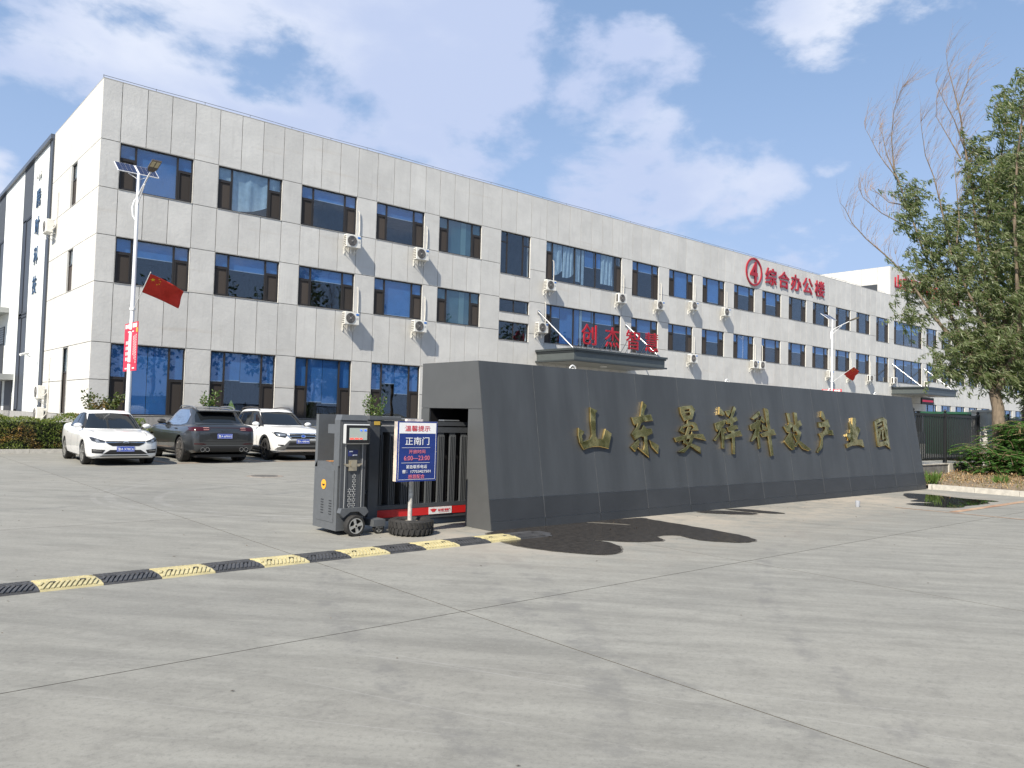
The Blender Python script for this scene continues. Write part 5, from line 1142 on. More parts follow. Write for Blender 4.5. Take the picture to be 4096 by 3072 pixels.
def shrub(x, y, h, r, stems, label, mat, nl=60, L=.12):
    t_ = thing('shrub', (x, y, .08), label, 'shrub'); tw = MB(); lf = LeafMesh()
    for s in range(stems):
        a = random.uniform(0, 2*PI); top = Vector((x+r*math.cos(a)*random.uniform(.2,1), y+r*math.sin(a)*.6, h*random.uniform(.72,1)))
        b = Vector((x, y, .08)); mid = b.lerp(top, .5)+rv(.08); tw.tube([b, mid, top], [.02,.014,.005], 5, cap=False)
        for _ in range(nl):
            t = random.uniform(.35, 1); p = (b.lerp(mid, t*2) if t < .5 else mid.lerp(top, t*2-1))+rv(.14)
            lf.leaf(p, rv(1)+Vector((0,-.2,.2)), rv(1), random.uniform(.6,1)*L, random.uniform(.4,.6)*L)
    tw.build('stems', TWIG, t_, fix=False); lf.build('foliage', mat, t_)
shrub(7.45, 31.75, 2.15, .75, 10, 'red-tipped bush against the building behind the white sedan', SHRR, 170, .15)
shrub(11.45, 31.6, 2.35, .32, 4, 'slender young bush rising behind the dark grey SUV', SHR, 100, .16)
shrub(19.3, 31.6, 2.5, .85, 6, 'leafy two-stemmed bush seen above the gate', SHR, 110, .15)
# saplings with feathery compound leaves by the willow
AIL = leafmat('sapling_leaf', (.045,.12,.025), (.10,.20,.05), .35)
def sapling(x, y, z0, z1, spread, n, label):
    t_ = thing('sapling', (x, y, .12), label, 'sapling'); tw = MB(); lf = LeafMesh()
    base_ = Vector((x, y, .1)); 
    for s in range(n):
        a = random.uniform(0, 2*PI); st = Vector((x+random.uniform(-.15,.15)*spread, y+random.uniform(-.15,.15)*spread, random.uniform(z0, z1)))
        dr = Vector((math.cos(a), math.sin(a), random.uniform(-.1,.7))).normalized(); L = random.uniform(.45,.8); pts = [st]
        for i in range(5): dr = (dr+Vector((0,0,-.14))).normalized(); pts.append(pts[-1]+dr*L/5)
        tw.tube(pts, .006, 3, cap=False)
        for i in range(9):
            t = (i+1)/9*5; k = min(4, int(t)); p = pts[k].lerp(pts[min(5,k+1)], t-k); dd = (pts[k+1]-pts[k]).normalized(); sd = dd.cross(Vector((0,0,1))).normalized()
            for sg in (-1, 1): lf.leaf(p, sd*sg+dd*.5+Vector((0,0,-.15)), Vector((0,0,1))+rv(.3), random.uniform(.13,.2), random.uniform(.045,.065))
    for _ in range(4): tw.tube([base_+rv(.05), Vector((x, y, (z0+z1)/2))+rv(.1), Vector((x+random.uniform(-.1,.1), y, z1))], [.014,.01,.006], 5, cap=False)
    tw.build('stems', TWIG, t_, fix=False); lf.build('foliage', AIL, t_)
for (x, y, z0, z1, s, n, lb) in ((27.75,9.2,.35,1.15,3.,90,'low feathery sapling in front of the black fence, left of the willow trunk'),(28.0,8.35,.3,.9,4.,120,'dense low sapling at the foot of the willow trunk'),(28.7,8.35,1.2,1.85,4.,110,'taller sapling whose leaves cross the middle of the willow trunk'),
                                 (29.2,8.0,.3,1.5,4.5,200,'bushy green sapling right of the willow trunk'),(30.0,8.2,.8,2.1,4.5,180,'tall sapling at the right edge under the willow')): sapling(x, y, z0, z1, s, n, lb)
fl = LeafMesh()
for k in range(5200):
    x = random.uniform(22.2, 31); y = random.uniform(5.8, 9.8)
    if random.random() > math.exp(-((x-27.5)**2/14+(y-8.6)**2/4))+.25: continue
    z = .13+.10*math.exp(-((x-28.5)**2+(y-9)**2)/9); fl.leaf(Vector((x, y, z+random.uniform(0,.06))), rv(1)+Vector((0,0,.1)), Vector((0,0,1))+rv(.5), random.uniform(.05,.11), random.uniform(.02,.04))
o = fl.build('fallen_leaves', leafmat('dry_leaf', (.20,.12,.06), (.40,.28,.14), .15), None); tag(o, kind='stuff')
gr = LeafMesh()
for k in range(2600):
    x = random.uniform(22.15, 32); y = random.uniform(2, 9.6); 
    if random.random() > .25+.5*(math.sin(x*1.7)*math.sin(y*2.3) > .2): continue
    gr.leaf(Vector((x, y, .1)), Vector((random.uniform(-.5,.5), random.uniform(-.5,.5), 1)), rv(1), random.uniform(.08,.22), random.uniform(.01,.02))
o = gr.build('verge_grass', leafmat('verge_grass', (.10,.12,.03), (.32,.26,.12), .3), None); tag(o, kind='stuff')
def tuft(x, y, h, n, mat, label, name):
    t_ = thing(name, (x, y, .1), label, 'grass tuft' if name == 'grass_tuft' else 'weed'); lf = LeafMesh()
    for _ in range(n): lf.leaf(Vector((x, y, .1))+Vector((random.uniform(-.12,.12), random.uniform(-.12,.12), 0)), Vector((random.uniform(-.7,.7), random.uniform(-.7,.7), 1)), rv(1), h*random.uniform(.5,1), .02 if name == 'grass_tuft' else .05)
    lf.build('blades', mat, t_)
STRAW = leafmat('straw', (.35,.25,.11), (.52,.40,.20), .2); WEED = leafmat('weed_leaf', (.07,.13,.03), (.14,.22,.05), .35)
tuft(26.9, 7.0, .55, 90, STRAW, 'dry straw tuft by the kerb at the right edge', 'grass_tuft'); tuft(24.6, 7.6, .35, 60, WEED, 'green weed on the verge below the willow', 'weed'); tuft(22.5, 8.6, .45, 70, WEED, 'green weed at the right foot of the sign wall', 'weed'); tuft(25.3, 6.3, .3, 60, WEED, 'green weed close to the kerb at right', 'weed')
# ------------------------------------------------------------------ cars
CGLASS = M('car_glass', (.010,.012,.014), .04, spec=.45); TRIM = M('car_trim_black', (.014,.014,.015), .55); CHR = CHROME
PLB = M('plate_blue', (.01,.06,.42), .4)
def cubic(xs, ys, x):
    i = max(0, min(len(xs)-2, int(np.searchsorted(xs, x)-1))); 
    x0, x1 = xs[i], xs[i+1]; h = x1-x0; t = (x-x0)/h
    def sl(k):
        if k <= 0: return (ys[1]-ys[0])/(xs[1]-xs[0])
        if k >= len(xs)-1: return (ys[-1]-ys[-2])/(xs[-1]-xs[-2])
        a, b = (ys[k]-ys[k-1])/(xs[k]-xs[k-1]), (ys[k+1]-ys[k])/(xs[k+1]-xs[k])
        return 0 if a*b <= 0 else 2*a*b/(a+b)
    m0, m1 = sl(i)*h, sl(i+1)*h
    return (2*t**3-3*t**2+1)*ys[i]+(t**3-2*t**2+t)*m0+(-2*t**3+3*t**2)*ys[i+1]+(t**3-t**2)*m1
class Car:
    def __init__(s, st, gh, wheels, r, paint, label, cat, sill=None):
        s.T = thing('parked_car', (0,0,0), label, cat, 'cars parked in front of the office')
        ys = [a[0] for a in st]; L = ys[-1]; N = 46
        # cosine spacing packs rings near both ends
        S = [L*(.5-.5*math.cos(PI*i/N)) for i in range(N+1)]
        m = MB(); prof = [(0,0,0),(.55,0,0),(.86,.0,.0),(.955,.09,0),(.99,.25,0),(1.,.45,0),(.998,.62,0),(.985,.78,0),(.955,.90,0),(.90,.965,0),(.80,.995,0),(.5,1.,.6),(0,1.,1.)]
        rings = []
        for y in S:
            w, zb, zt = (cubic(ys, [a[k] for a in st], y) for k in (1,2,3)); cr = .035
            half = [(w*px, y, zb+(zt-zb)*pz+cr*c) for px, pz, c in prof]
            rings.append(half+[(-x, yy, z) for x, yy, z in half[-2:0:-1]])
        n = len(rings[0]); vs = [v for r_ in rings for v in r_]
        fs = [(i*n+k, i*n+(k+1) % n, (i+1)*n+(k+1) % n, (i+1)*n+k) for i in range(N) for k in range(n)]+[tuple(range(n))[::-1], tuple(range(N*n, (N+1)*n))]
        m.add(vs, fs); me = m.mesh('body'); bm = bmesh.new(); bm.from_mesh(me); bmesh.ops.recalc_face_normals(bm, faces=bm.faces); bm.to_mesh(me); bm.free()
        tmp = bpy.data.objects.new('tmp', me); COL.objects.link(tmp)
        cut = MB(); wm = max(a[1] for a in st)
        for y in wheels:
            for sg in (-1, 1): cut.lathe([(r+.055, 0), (r+.055, .5)] if sg > 0 else [(r+.055, -.5), (r+.055, 0)], (sg*(wm-.30), y, r+.005), 'x', 36)
        cme = cut.mesh('cut'); bm = bmesh.new(); bm.from_mesh(cme); bmesh.ops.recalc_face_normals(bm, faces=bm.faces); bm.to_mesh(cme); bm.free()
        ct = bpy.data.objects.new('cut', cme); COL.objects.link(ct)
        md = tmp.modifiers.new('b', 'BOOLEAN'); md.operation = 'DIFFERENCE'; md.object = ct; md.solver = 'EXACT'
        dg = bpy.context.evaluated_depsgraph_get(); dg.update(); low = bpy.data.meshes.new_from_object(tmp.evaluated_get(dg))
        bpy.data.objects.remove(tmp); bpy.data.objects.remove(ct)
        # cabin
        g = MB(); K = 56; zz = [a[0] for a in gh]; lv = []
        for j in range(19):
            z = zz[0]+(zz[-1]-zz[0])*(1-(1-j/18)**1.6); lv.append([z]+[cubic(zz, [a[k] for a in gh], z) for k in (1,2,3)])
        rr = []
        for z, yf, yr, hw in lv:
            for k in range(K):
                a = 2*PI*k/K; c, q = math.cos(a), math.sin(a); e_ = 2/4.2
                rr.append((hw*math.copysign(abs(c)**e_, c), (yf+yr)/2+(yr-yf)/2*math.copysign(abs(q)**e_, q), z))
        g.add(rr, [(j*K+k, j*K+(k+1) % K, (j+1)*K+(k+1) % K, (j+1)*K+k) for j in range(18) for k in range(K)]+[tuple(range(18*K, 19*K))])
        mb = MB(); mb.v = [tuple(v.co) for v in low.vertices]; mb.f = [tuple(p.vertices) for p in low.polygons]; mb.add(g.v, g.f)
        s.body = mb.build('body', paint, s.T, smooth=32, fix=False)
        bm = bmesh.new(); bm.from_mesh(s.body.data); bmesh.ops.recalc_face_normals(bm, faces=bm.faces); bm.to_mesh(s.body.data); bm.free()
        s.bvh = BVHTree.FromPolygons(mb.v, mb.f); s.paint = paint; s.wm = wm; s.L = L; s.r = r; s.wheels = wheels
        ar = MB()
        for y in wheels:
            for sg in (-1, 1):
                ar.lathe([(r+.05, 0), (r+.05, .26)] if sg > 0 else [(r+.05, -.26), (r+.05, 0)], (sg*(wm-.285), y, r+.005), 'x', 30)
        ar = ar; arch = MB(); arch.v = ar.v; arch.f = [f for f in ar.f if len(f) == 4] + [f for f in ar.f if len(f) > 4 and abs(abs(ar.v[f[0]][0])-(wm-.285)) < .01]
        # keep only the part of the liner above the sill so nothing hangs below the body
        arch.f = [f for f in arch.f if len(f) > 4 or min(arch.v[i][2] for i in f) > .16]
        from collections import defaultdict
        grp = defaultdict(list)
        for f in arch.f: cx_ = sum(arch.v[i][0] for i in f)/len(f); cy_ = sum(arch.v[i][1] for i in f)/len(f); grp[(cx_ > 0, cy_ > L/2)].append(f)
        for fl_ in grp.values():
            q_ = MB(); q_.v = arch.v; q_.f = fl_; me_ = q_.mesh('wheel_arch_liner'); bm = bmesh.new(); bm.from_mesh(me_); bmesh.ops.delete(bm, geom=[v for v in bm.verts if not v.link_faces], context='VERTS'); bm.to_mesh(me_); bm.free(); ob('wheel_arch_liner', me_, TRIM, s.T)
        MB().box(-wm+.25, .25, .17, wm-.25, L-.25, .25).build('underbody', TRIM, s.T)
    def cast(s, side, a, b):
        o, d = {'front': ((a,-6,b),(0,1,0)), 'rear': ((a,12,b),(0,-1,0)), 'left': ((-6,a,b),(1,0,0)), 'right': ((6,a,b),(-1,0,0)), 'top': ((a,b,6),(0,0,-1))}[side]
        h = s.bvh.ray_cast(Vector(o), Vector(d)); return h[0], (h[1] if h[0] is not None and h[1].dot(Vector(d)) < 0 else (-h[1] if h[0] is not None else None))
    def decal(s, name, side, poly, mat, off=.004, parent=None, mirror=False, res=.05, thick=0.):
        for mir in ((False, True) if mirror else (False,)):
            if side in ('left', 'right'): sd = 'right' if (side == 'left') == mir else 'left'; pp = poly
            else: sd = side; pp = [(-a, b) for a, b in poly] if mir else poly
            bm = bmesh.new(); bm.faces.new([bm.verts.new((a, b, 0)) for a, b in pp]); bmesh.ops.triangulate(bm, faces=bm.faces)
            for _ in range(7):
                E_ = [e_ for e_ in bm.edges if e_.calc_length() > res]
                if not E_: break
                bmesh.ops.subdivide_edges(bm, edges=E_, cuts=1); bmesh.ops.triangulate(bm, faces=[f for f in bm.faces if len(f.verts) > 3])
            bad = []
            for v in bm.verts:
                h, n = s.cast(sd, v.co.x, v.co.y)
                if h is None: bad.append(v)
                else: v.co = h+n*off
            bmesh.ops.delete(bm, geom=bad, context='VERTS'); bmesh.ops.recalc_face_normals(bm, faces=bm.faces)
            me = bpy.data.meshes.new(name); bm.to_mesh(me); bm.free(); ob(name, me, mat, parent or s.T, 180)
    def wheelset(s, spokes, rimmat, hubmat, tw=.22, twin=False):
        for y in s.wheels:
            for sg in (-1, 1):
                r = s.r; cx = sg*(s.wm-tw/2-.015); h = tw/2
                w = MB().lathe([(r*.70,-h*.9),(r*.90,-h),(r*.985,-h*.8),(r,-h*.45),(r,h*.45),(r*.985,h*.8),(r*.90,h),(r*.70,h*.9)], (cx, y, r), 'x', 32, close=True).build('wheel', RUBBER, s.T, smooth=40)
                rm = MB().lathe([(r*.66,sg*h*.2),(r*.66,sg*h*.92),(r*.715,sg*h*.95),(r*.715,sg*h*.2)], (cx, y, r), 'x', 32, close=True)
                c0 = Vector((cx+sg*h*.86, y, r))
                for k in range(spokes):
                    for da in ((-.11, .11) if twin else (0,)):
                        a = 2*PI*k/spokes+.3; d = Vector((0, math.cos(a+da), math.sin(a+da))); d0 = Vector((0, math.cos(a), math.sin(a))); p = Vector((0, -math.sin(a), math.cos(a))); wd = .055 if not twin else .028
                        rm.prism([c0+d0*r*.10+p*r*wd*1.3, c0+d*r*.68+p*r*wd, c0+d*r*.68-p*r*wd, c0+d0*r*.10-p*r*wd*1.3], (sg*.018, 0, 0))
                rm.lathe([(0,sg*h*.5),(r*.16,sg*h*.5),(r*.16,sg*h*.88),(0,sg*h*.9)], (cx, y, r), 'x', 16)
                rm.build('rim', rimmat, w); MB().lathe([(0,0),(r*.70,0),(r*.70,.01),(0,.01)], (cx+sg*h*.15, y, r), 'x', 24).build('brake_disc', hubmat, w)
    def plate(s, side, z, txt):
        sgn_ = -1 if side == 'front' else 1
        y = min(s.cast(side, a, zz)[0].y*(-sgn_)*-1 if False else s.cast(side, a, zz)[0].y for a in (-.2,0,.2) for zz in (z-.06, z+.06)) if side == 'front' else max(s.cast(side, a, zz)[0].y for a in (-.2,0,.2) for zz in (z-.06, z+.06))
        p = MB().box(-.22, y-.012 if side == 'front' else y+.004, z-.07, .22, y-.004 if side == 'front' else y+.012, z+.07).build('number_plate', PLB, s.T)
        yy = y-.0145 if side == 'front' else y+.0145; rot = STAND if side == 'front' else Matrix.Rotation(PI, 4, 'Z') @ STAND
        put_text('plate_text', fit_text(txt, .385, .085, .002, .0), WHITET, (0, yy, z), p, rot)
        b = MB()
        for q in ((-.212,z-.062,.212,z-.058),(-.212,z+.058,.212,z+.062),(-.212,z-.058,-.208,z+.058),(.208,z-.058,.212,z+.058)): b.box(q[0], yy-.0005, q[1], q[2], yy+.0005, q[3])
        b.build('plate_border', WHITET, p)
    def mirror(s, y, z, mat, sc=1.):
        for sg in (-1, 1):
            h, n = s.cast('left' if sg < 0 else 'right', y, z); x = h.x
            b = MB(); c = Vector((x+sg*.16, y, z+.05)); rr = []
            for j in range(7):
                t = -1+2*j/6; w = math.sqrt(max(.05, 1-t*t*.95))
                rr += [(c.x+sg*.11*t*sc, c.y+.055*w*math.cos(2*PI*k/10)*sc, c.z+.07*w*math.sin(2*PI*k/10)*sc) for k in range(10)]
            b.add(rr, [(j*10+k, j*10+(k+1) % 10, (j+1)*10+(k+1) % 10, (j+1)*10+k) for j in range(6) for k in range(10)]+[tuple(range(10)), tuple(range(60,70))]); b.build('door_mirror', mat, s.T, smooth=50)
            MB().tube([(x-.01*sg, y+.02, z-.03), (x+sg*.08, y+.01, z+.01)], .022, 8).build('mirror_foot', TRIM, s.T)
def carpaint(name, c, metal=0., rough=.3): return M(name, c, rough, metal=metal, spec=.5, coat=1., var=.015, vs=2)
LENS = M('headlamp_lens', (.32,.34,.36), .08, metal=.6); LENSD = M('headlamp_dark', (.03,.032,.036), .1, spec=.7); TAIL = M('tail_lamp_red', (.045,.004,.006), .12, spec=.6); TAILB = M('tail_lamp_bright', (.55,.30,.28), .2)
ALLOY = M('silver_alloy', (.52,.52,.50), .35, metal=.7); DALLOY = M('grey_alloy', (.50,.47,.44), .3, metal=.9); BALLOY = M('black_alloy', (.03,.03,.032), .35, spec=.6)
# --- white sedan
ST = [(0,.52,.34,.60),(.03,.66,.27,.67),(.10,.77,.22,.72),(.28,.86,.19,.78),(.6,.895,.18,.85),(1.0,.91,.18,.905),(1.3,.912,.18,.935),(2.2,.912,.18,.935),(3.2,.912,.19,.98),(3.8,.90,.20,1.03),(4.2,.87,.22,1.07),(4.42,.82,.25,1.05),(4.53,.72,.30,.95),(4.57,.60,.38,.80)]
GH = [(.86,1.02,4.2,.83),(.98,1.25,4.07,.80),(1.12,1.52,3.82,.745),(1.25,1.78,3.52,.69),(1.36,2.02,3.22,.635),(1.43,2.2,3.0,.58),(1.468,2.42,2.8,.48),(1.48,2.5,2.7,.2)]
def sedan(paint, label, plate):
    c = Car(ST, GH, (.90, 3.57), .315, paint, label, 'sedan'); D_ = c.decal
    D_('windscreen', 'front', [(-.74,.965),(.74,.965),(.67,1.10),(.55,1.37),(0,1.395),(-.55,1.37),(-.67,1.10)], CGLASS)
    D_('side_window_trim', 'left', [(1.52,.985),(2.45,.975),(3.35,.99),(3.78,1.045),(3.45,1.20),(2.95,1.36),(2.5,1.40),(2.25,1.395),(1.85,1.19)], TRIM, .002, mirror=True)
    D_('side_window', 'left', [(1.78,1.01),(2.40,1.005),(2.43,1.37),(2.27,1.37),(1.95,1.19)], CGLASS, .005, mirror=True); D_('side_window', 'left', [(2.50,1.005),(3.2,1.01),(3.22,1.22),(2.92,1.335),(2.52,1.372)], CGLASS, .005, mirror=True); D_('quarter_window', 'left', [(3.27,1.015),(3.62,1.06),(3.30,1.195)], CGLASS, .005, mirror=True)
    D_('rear_window', 'rear', [(-.62,1.10),(.62,1.10),(.52,1.36),(-.52,1.36)], CGLASS)
    D_('grille', 'front', [(-.47,.635),(.47,.635),(.50,.655),(.44,.60),(.34,.545),(-.34,.545),(-.44,.60),(-.50,.655)][::-1] if False else [(-.50,.665),(.50,.665),(.46,.60),(.33,.535),(-.33,.535),(-.46,.60)], TRIM, .006)
    D_('grille_bar', 'front', [(-.50,.618),(.50,.618),(.50,.63),(-.50,.63)], CHR, .012)
    D_('emblem', 'front', [(.075*math.cos(k*PI/10), .623+.036*math.sin(k*PI/10)) for k in range(20)], CHR, .02); D_('emblem_gap', 'front', [(-.045,.612),(-.012,.640),(.0,.640),(-.022,.612)], TRIM, .024, mirror=True)
    D_('headlight', 'front', [(.50,.665),(.52,.625),(.70,.628),(.80,.66),(.835,.74),(.80,.765),(.66,.715)], LENSD, .006, mirror=True)
    D_('headlight_reflector', 'front', [(.62,.645),(.70,.645),(.74,.69),(.68,.70)], LENS, .011, mirror=True); D_('running_light', 'front', [(.52,.622),(.70,.624),(.80,.655),(.80,.668),(.70,.640),(.52,.638)], LENS, .012, mirror=True)
    D_('fog_recess', 'front', [(.50,.43),(.80,.455),(.79,.345),(.56,.335)], TRIM, .006, mirror=True); D_('fog_trim', 'front', [(.58,.395),(.77,.405),(.77,.415),(.58,.405)], CHR, .012, mirror=True)
    D_('lower_intake', 'front', [(-.38,.43),(.38,.43),(.56,.315),(-.56,.315)], TRIM, .006); D_('lower_lip', 'front', [(-.62,.255),(.62,.255),(.55,.285),(-.55,.285)], TRIM, .004)
    D_('door_seam', 'left', [(1.50,.36),(1.51,.36),(1.53,.97),(1.52,.97)], TRIM, .002, mirror=True); D_('door_seam', 'left', [(2.45,.33),(2.46,.33),(2.47,.96),(2.46,.96)], TRIM, .002, mirror=True)
    D_('bonnet_seam', 'top', [(.60,.35),(.66,1.1),(.67,1.1),(.61,.35)], TRIM, .0015, mirror=True)
    D_('tail_light', 'left', [(4.18,.86),(4.45,.84),(4.45,.98),(4.25,1.0)], TAIL, .005, mirror=True)
    for y in (2.25, 3.15):
        for sg in (-1, 1):
            h, n = c.cast('left' if sg < 0 else 'right', y, .86); MB().tube([(h.x+sg*.005, y-.09, .86), (h.x+sg*.03, y-.05, .862), (h.x+sg*.03, y+.05, .862), (h.x+sg*.005, y+.09, .86)], .013, 6).build('door_handle', paint, c.T, smooth=60)
    c.mirror(1.62, .99, paint); c.wheelset(5, ALLOY, TRIM, .21, True)
    if plate: c.plate('front', .455, plate)
    return c
WHITE = carpaint('pearl_white_paint', (.80,.80,.79)); s1 = sedan(WHITE, 'white sedan parked nose out at the left of the yard', '鲁A·X78C6'); s1.T.location = (6.12, 22.87, 0); s1.T.rotation_euler = (0,0,math.radians(-2.5))
MB().prism([(-.012,2.86,1.45),(.012,2.86,1.45),(.004,3.05,1.45),(-.004,3.05,1.45)], (0,.03,.075)).build('roof_fin', WHITE, None)
fin = bpy.data.objects['roof_fin']; fin.parent = s1.T
s4 = sedan(carpaint('black_paint', (.012,.012,.014)), 'black sedan mostly hidden behind the gate column', None); s4.T.location = (14.55, 23.3, 0)
# --- dark grey SUV, tail to the viewer
ST2 = [(0,.55,.38,.72),(.05,.72,.31,.84),(.15,.84,.27,.91),(.4,.93,.25,.99),(.8,.97,.25,1.05),(1.3,.985,.25,1.10),(2.2,.975,.25,1.085),(3.2,.985,.26,1.10),(3.9,.99,.26,1.12),(4.4,.975,.28,1.14),(4.7,.945,.31,1.12),(4.84,.89,.34,1.05),(4.90,.80,.40,.95),(4.92,.72,.45,.86)]
GH2 = [(1.0,1.28,4.80,.90),(1.12,1.5,4.70,.865),(1.25,1.75,4.54,.81),(1.40,2.03,4.32,.745),(1.52,2.28,4.12,.69),(1.60,2.5,3.95,.63),(1.655,2.75,3.6,.53),(1.675,3.0,3.3,.25)]
GREYP = carpaint('dark_grey_metallic_paint', (.050,.054,.058), .55, .32)
c = Car(ST2, GH2, (.935, 3.83), .375, GREYP, 'dark grey SUV parked tail out between the white cars', 'suv'); D_ = c.decal
D_('rear_window', 'rear', [(-.71,1.185),(.71,1.185),(.66,1.36),(.58,1.50),(-.58,1.50),(-.66,1.36)], CGLASS, .006)
D_('side_window_trim', 'left', [(1.84,1.10),(3.6,1.105),(4.0,1.155),(4.02,1.20),(3.97,1.40),(3.7,1.545),(2.8,1.56),(2.5,1.535),(2.2,1.36)], TRIM, .003, mirror=True)
D_('side_window', 'left', [(1.95,1.135),(2.62,1.13),(2.78,1.52),(2.52,1.50),(2.2,1.33)], CGLASS, .006, mirror=True); D_('side_window', 'left', [(2.70,1.13),(3.50,1.14),(3.58,1.515),(2.86,1.525)], CGLASS, .006, mirror=True); D_('quarter_window', 'left', [(3.58,1.14),(3.95,1.19),(3.92,1.36),(3.66,1.50)], CGLASS, .006, mirror=True)
D_('window_trim', 'left', [(1.82,1.09),(3.6,1.10),(4.0,1.15),(4.03,1.20),(3.98,1.40),(3.7,1.55),(2.8,1.565),(2.5,1.54),(2.3,1.42),(2.32,1.40),(2.52,1.52),(2.8,1.545),(3.69,1.53),(3.95,1.38),(4.0,1.20),(3.96,1.165),(3.6,1.118),(1.86,1.108)], CHR, .007, mirror=True, res=.04)
D_('windscreen', 'front', [(-.74,1.16),(.74,1.16),(.60,1.52),(-.60,1.52)], CGLASS, .006)
D_('tail_light', 'rear', [(.42,.99),(.50,.955),(.93,.94),(.93,1.05),(.84,1.06),(.50,1.055)], TAIL, .006, mirror=True); D_('tail_light_bar', 'rear', [(-.45,1.036),(.45,1.036),(.45,1.046),(-.45,1.046)], TAIL, .005)
for q in (.975, 1.03): D_('tail_light_element', 'rear', [(.46,q),(.62,q),(.62,q+.012),(.46,q+.012)], TAILB, .012, mirror=True)
D_('tail_light', 'left', [(4.50,.95),(4.80,.97),(4.80,1.05),(4.62,1.05)], TAIL, .006, mirror=True)
D_('lower_reflector', 'rear', [(.52,.555),(.86,.56),(.86,.59),(.60,.585)], TAIL, .006, mirror=True)
D_('plate_recess', 'rear', [(-.36,.90),(.36,.90),(.44,.84),(.34,.70),(-.34,.70),(-.44,.84)], M('suv_recess', (.03,.032,.035), .4, metal=.3), .003)
D_('tailgate_seam', 'rear', [(-.72,.645),(.72,.645),(.72,.655),(-.72,.655)], TRIM, .003); D_('tailgate_seam', 'rear', [(.715,.655),(.725,.655),(.745,1.16),(.735,1.16)], TRIM, .003, mirror=True)
D_('diffuser', 'rear', [(-.80,.34),(.80,.34),(.66,.47),(.40,.50),(-.40,.50),(-.66,.47)], TRIM, .005); D_('bumper_strip', 'rear', [(-.60,.515),(.60,.515),(.66,.54),(-.66,.54)], M('suv_strip', (.12,.125,.13), .35, metal=.5), .008)
for sg in (-1, 1):
    for dx in (.50, .635):
        h, n = c.cast('rear', sg*dx, .42); e_ = MB().lathe([(.052,-.10),(.062,-.10),(.062,.035),(.052,.035)], (sg*dx, h.y, .41), 'y', 18, close=True).build('exhaust_tip', CHR, c.T); MB().lathe([(0,0),(.052,0),(.052,.005),(0,.005)], (sg*dx, h.y+.006, .41), 'y', 18).build('exhaust_hole', BLACK, e_)
sp = MB().prism([(-.60,4.02,1.565),(.60,4.02,1.565),(.64,4.36,1.535),(.60,4.42,1.51),(-.60,4.42,1.51),(-.64,4.36,1.535)], (0,0,.03)); sp.build('spoiler', GREYP, c.T, smooth=40)
for sg in (-1, 1): MB().tube([(sg*.60,2.55,1.60),(sg*.61,2.75,1.67),(sg*.61,3.3,1.68),(sg*.60,3.8,1.655),(sg*.58,4.02,1.585)], .017, 8).build('roof_rail', M('rail_grey', (.30,.31,.32), .35, metal=.6), c.T, smooth=60)
hh, n = c.cast('rear', 0, 1.085); put_text('badge_lettering', fit_text('PORSCHE', .62, .030, .004, .012), CHR, (0, hh.y+.014, 1.03), c.T, Matrix.Rotation(PI, 4, 'Z') @ STAND)
hh, n = c.cast('rear', 0, .95); put_text('badge_lettering', fit_text('Cayenne S', .25, .032, .004, .005), CHR, (0, hh.y+.012, .955), c.T, Matrix.Rotation(PI, 4, 'Z') @ STAND)
MB().tube([(.05,4.36,1.225),(.30,4.55,1.215),(.42,4.56,1.21)], .014, 6).build('rear_wiper', TRIM, c.T)
MB().tube([(.15,3.9,1.62),(.17,4.1,1.83)], .006, 5).build('aerial', TRIM, c.T)
D_('door_seam', 'left', [(1.72,.42),(1.73,.42),(1.80,1.08),(1.79,1.08)], TRIM, .002, mirror=True); D_('door_seam', 'left', [(2.74,.40),(2.75,.40),(2.76,1.10),(2.75,1.10)], TRIM, .002, mirror=True); D_('sill_trim', 'left', [(1.40,.30),(3.35,.30),(3.35,.37),(1.40,.37)], TRIM, .004, mirror=True)
for y in (2.52, 3.40):
    for sg in (-1, 1): h, n = c.cast('left' if sg < 0 else 'right', y, .99); MB().tube([(h.x+sg*.005, y-.1, .99), (h.x+sg*.035, y-.05, .995), (h.x+sg*.035, y+.05, .995), (h.x+sg*.005, y+.1, .99)], .014, 6).build('door_handle', GREYP, c.T, smooth=60)
D_('headlight', 'front', [(.52,.80),(.55,.70),(.80,.74),(.84,.86),(.70,.86)], LENSD, .006, mirror=True); D_('grille', 'front', [(-.5,.42),(.5,.42),(.56,.60),(-.56,.60)], TRIM, .006)
c.mirror(1.92, 1.12, TRIM, 1.15); c.wheelset(10, DALLOY, TRIM, .27, True); c.plate('rear', .80, '鲁A·6PH93'); c.T.location = (9.03, 28.05, 0); c.T.rotation_euler = (0,0,PI-math.radians(1.5))
# --- white SUV
ST3 = [(0,.56,.40,.74),(.04,.72,.33,.83),(.12,.82,.29,.89),(.35,.89,.26,.97),(.8,.915,.25,1.04),(1.2,.925,.25,1.075),(2.2,.925,.25,1.065),(3.4,.925,.26,1.08),(4.1,.91,.27,1.1),(4.45,.87,.30,1.08),(4.6,.78,.36,1.0),(4.66,.68,.45,.85)]
GH3 = [(.98,1.08,4.5,.85),(1.1,1.28,4.45,.815),(1.25,1.54,4.38,.77),(1.40,1.80,4.28,.72),(1.52,2.03,4.15,.675),(1.60,2.25,4.0,.62),(1.645,2.5,3.7,.52),(1.66,2.8,3.3,.25)]
c = Car(ST3, GH3, (.93, 3.63), .35, WHITE, 'white SUV with black roof rails parked nose out by the gate', 'suv'); D_ = c.decal
D_('windscreen', 'front', [(-.73,1.115),(.73,1.115),(.68,1.26),(.58,1.53),(0,1.555),(-.58,1.53),(-.68,1.26)], CGLASS, .006)
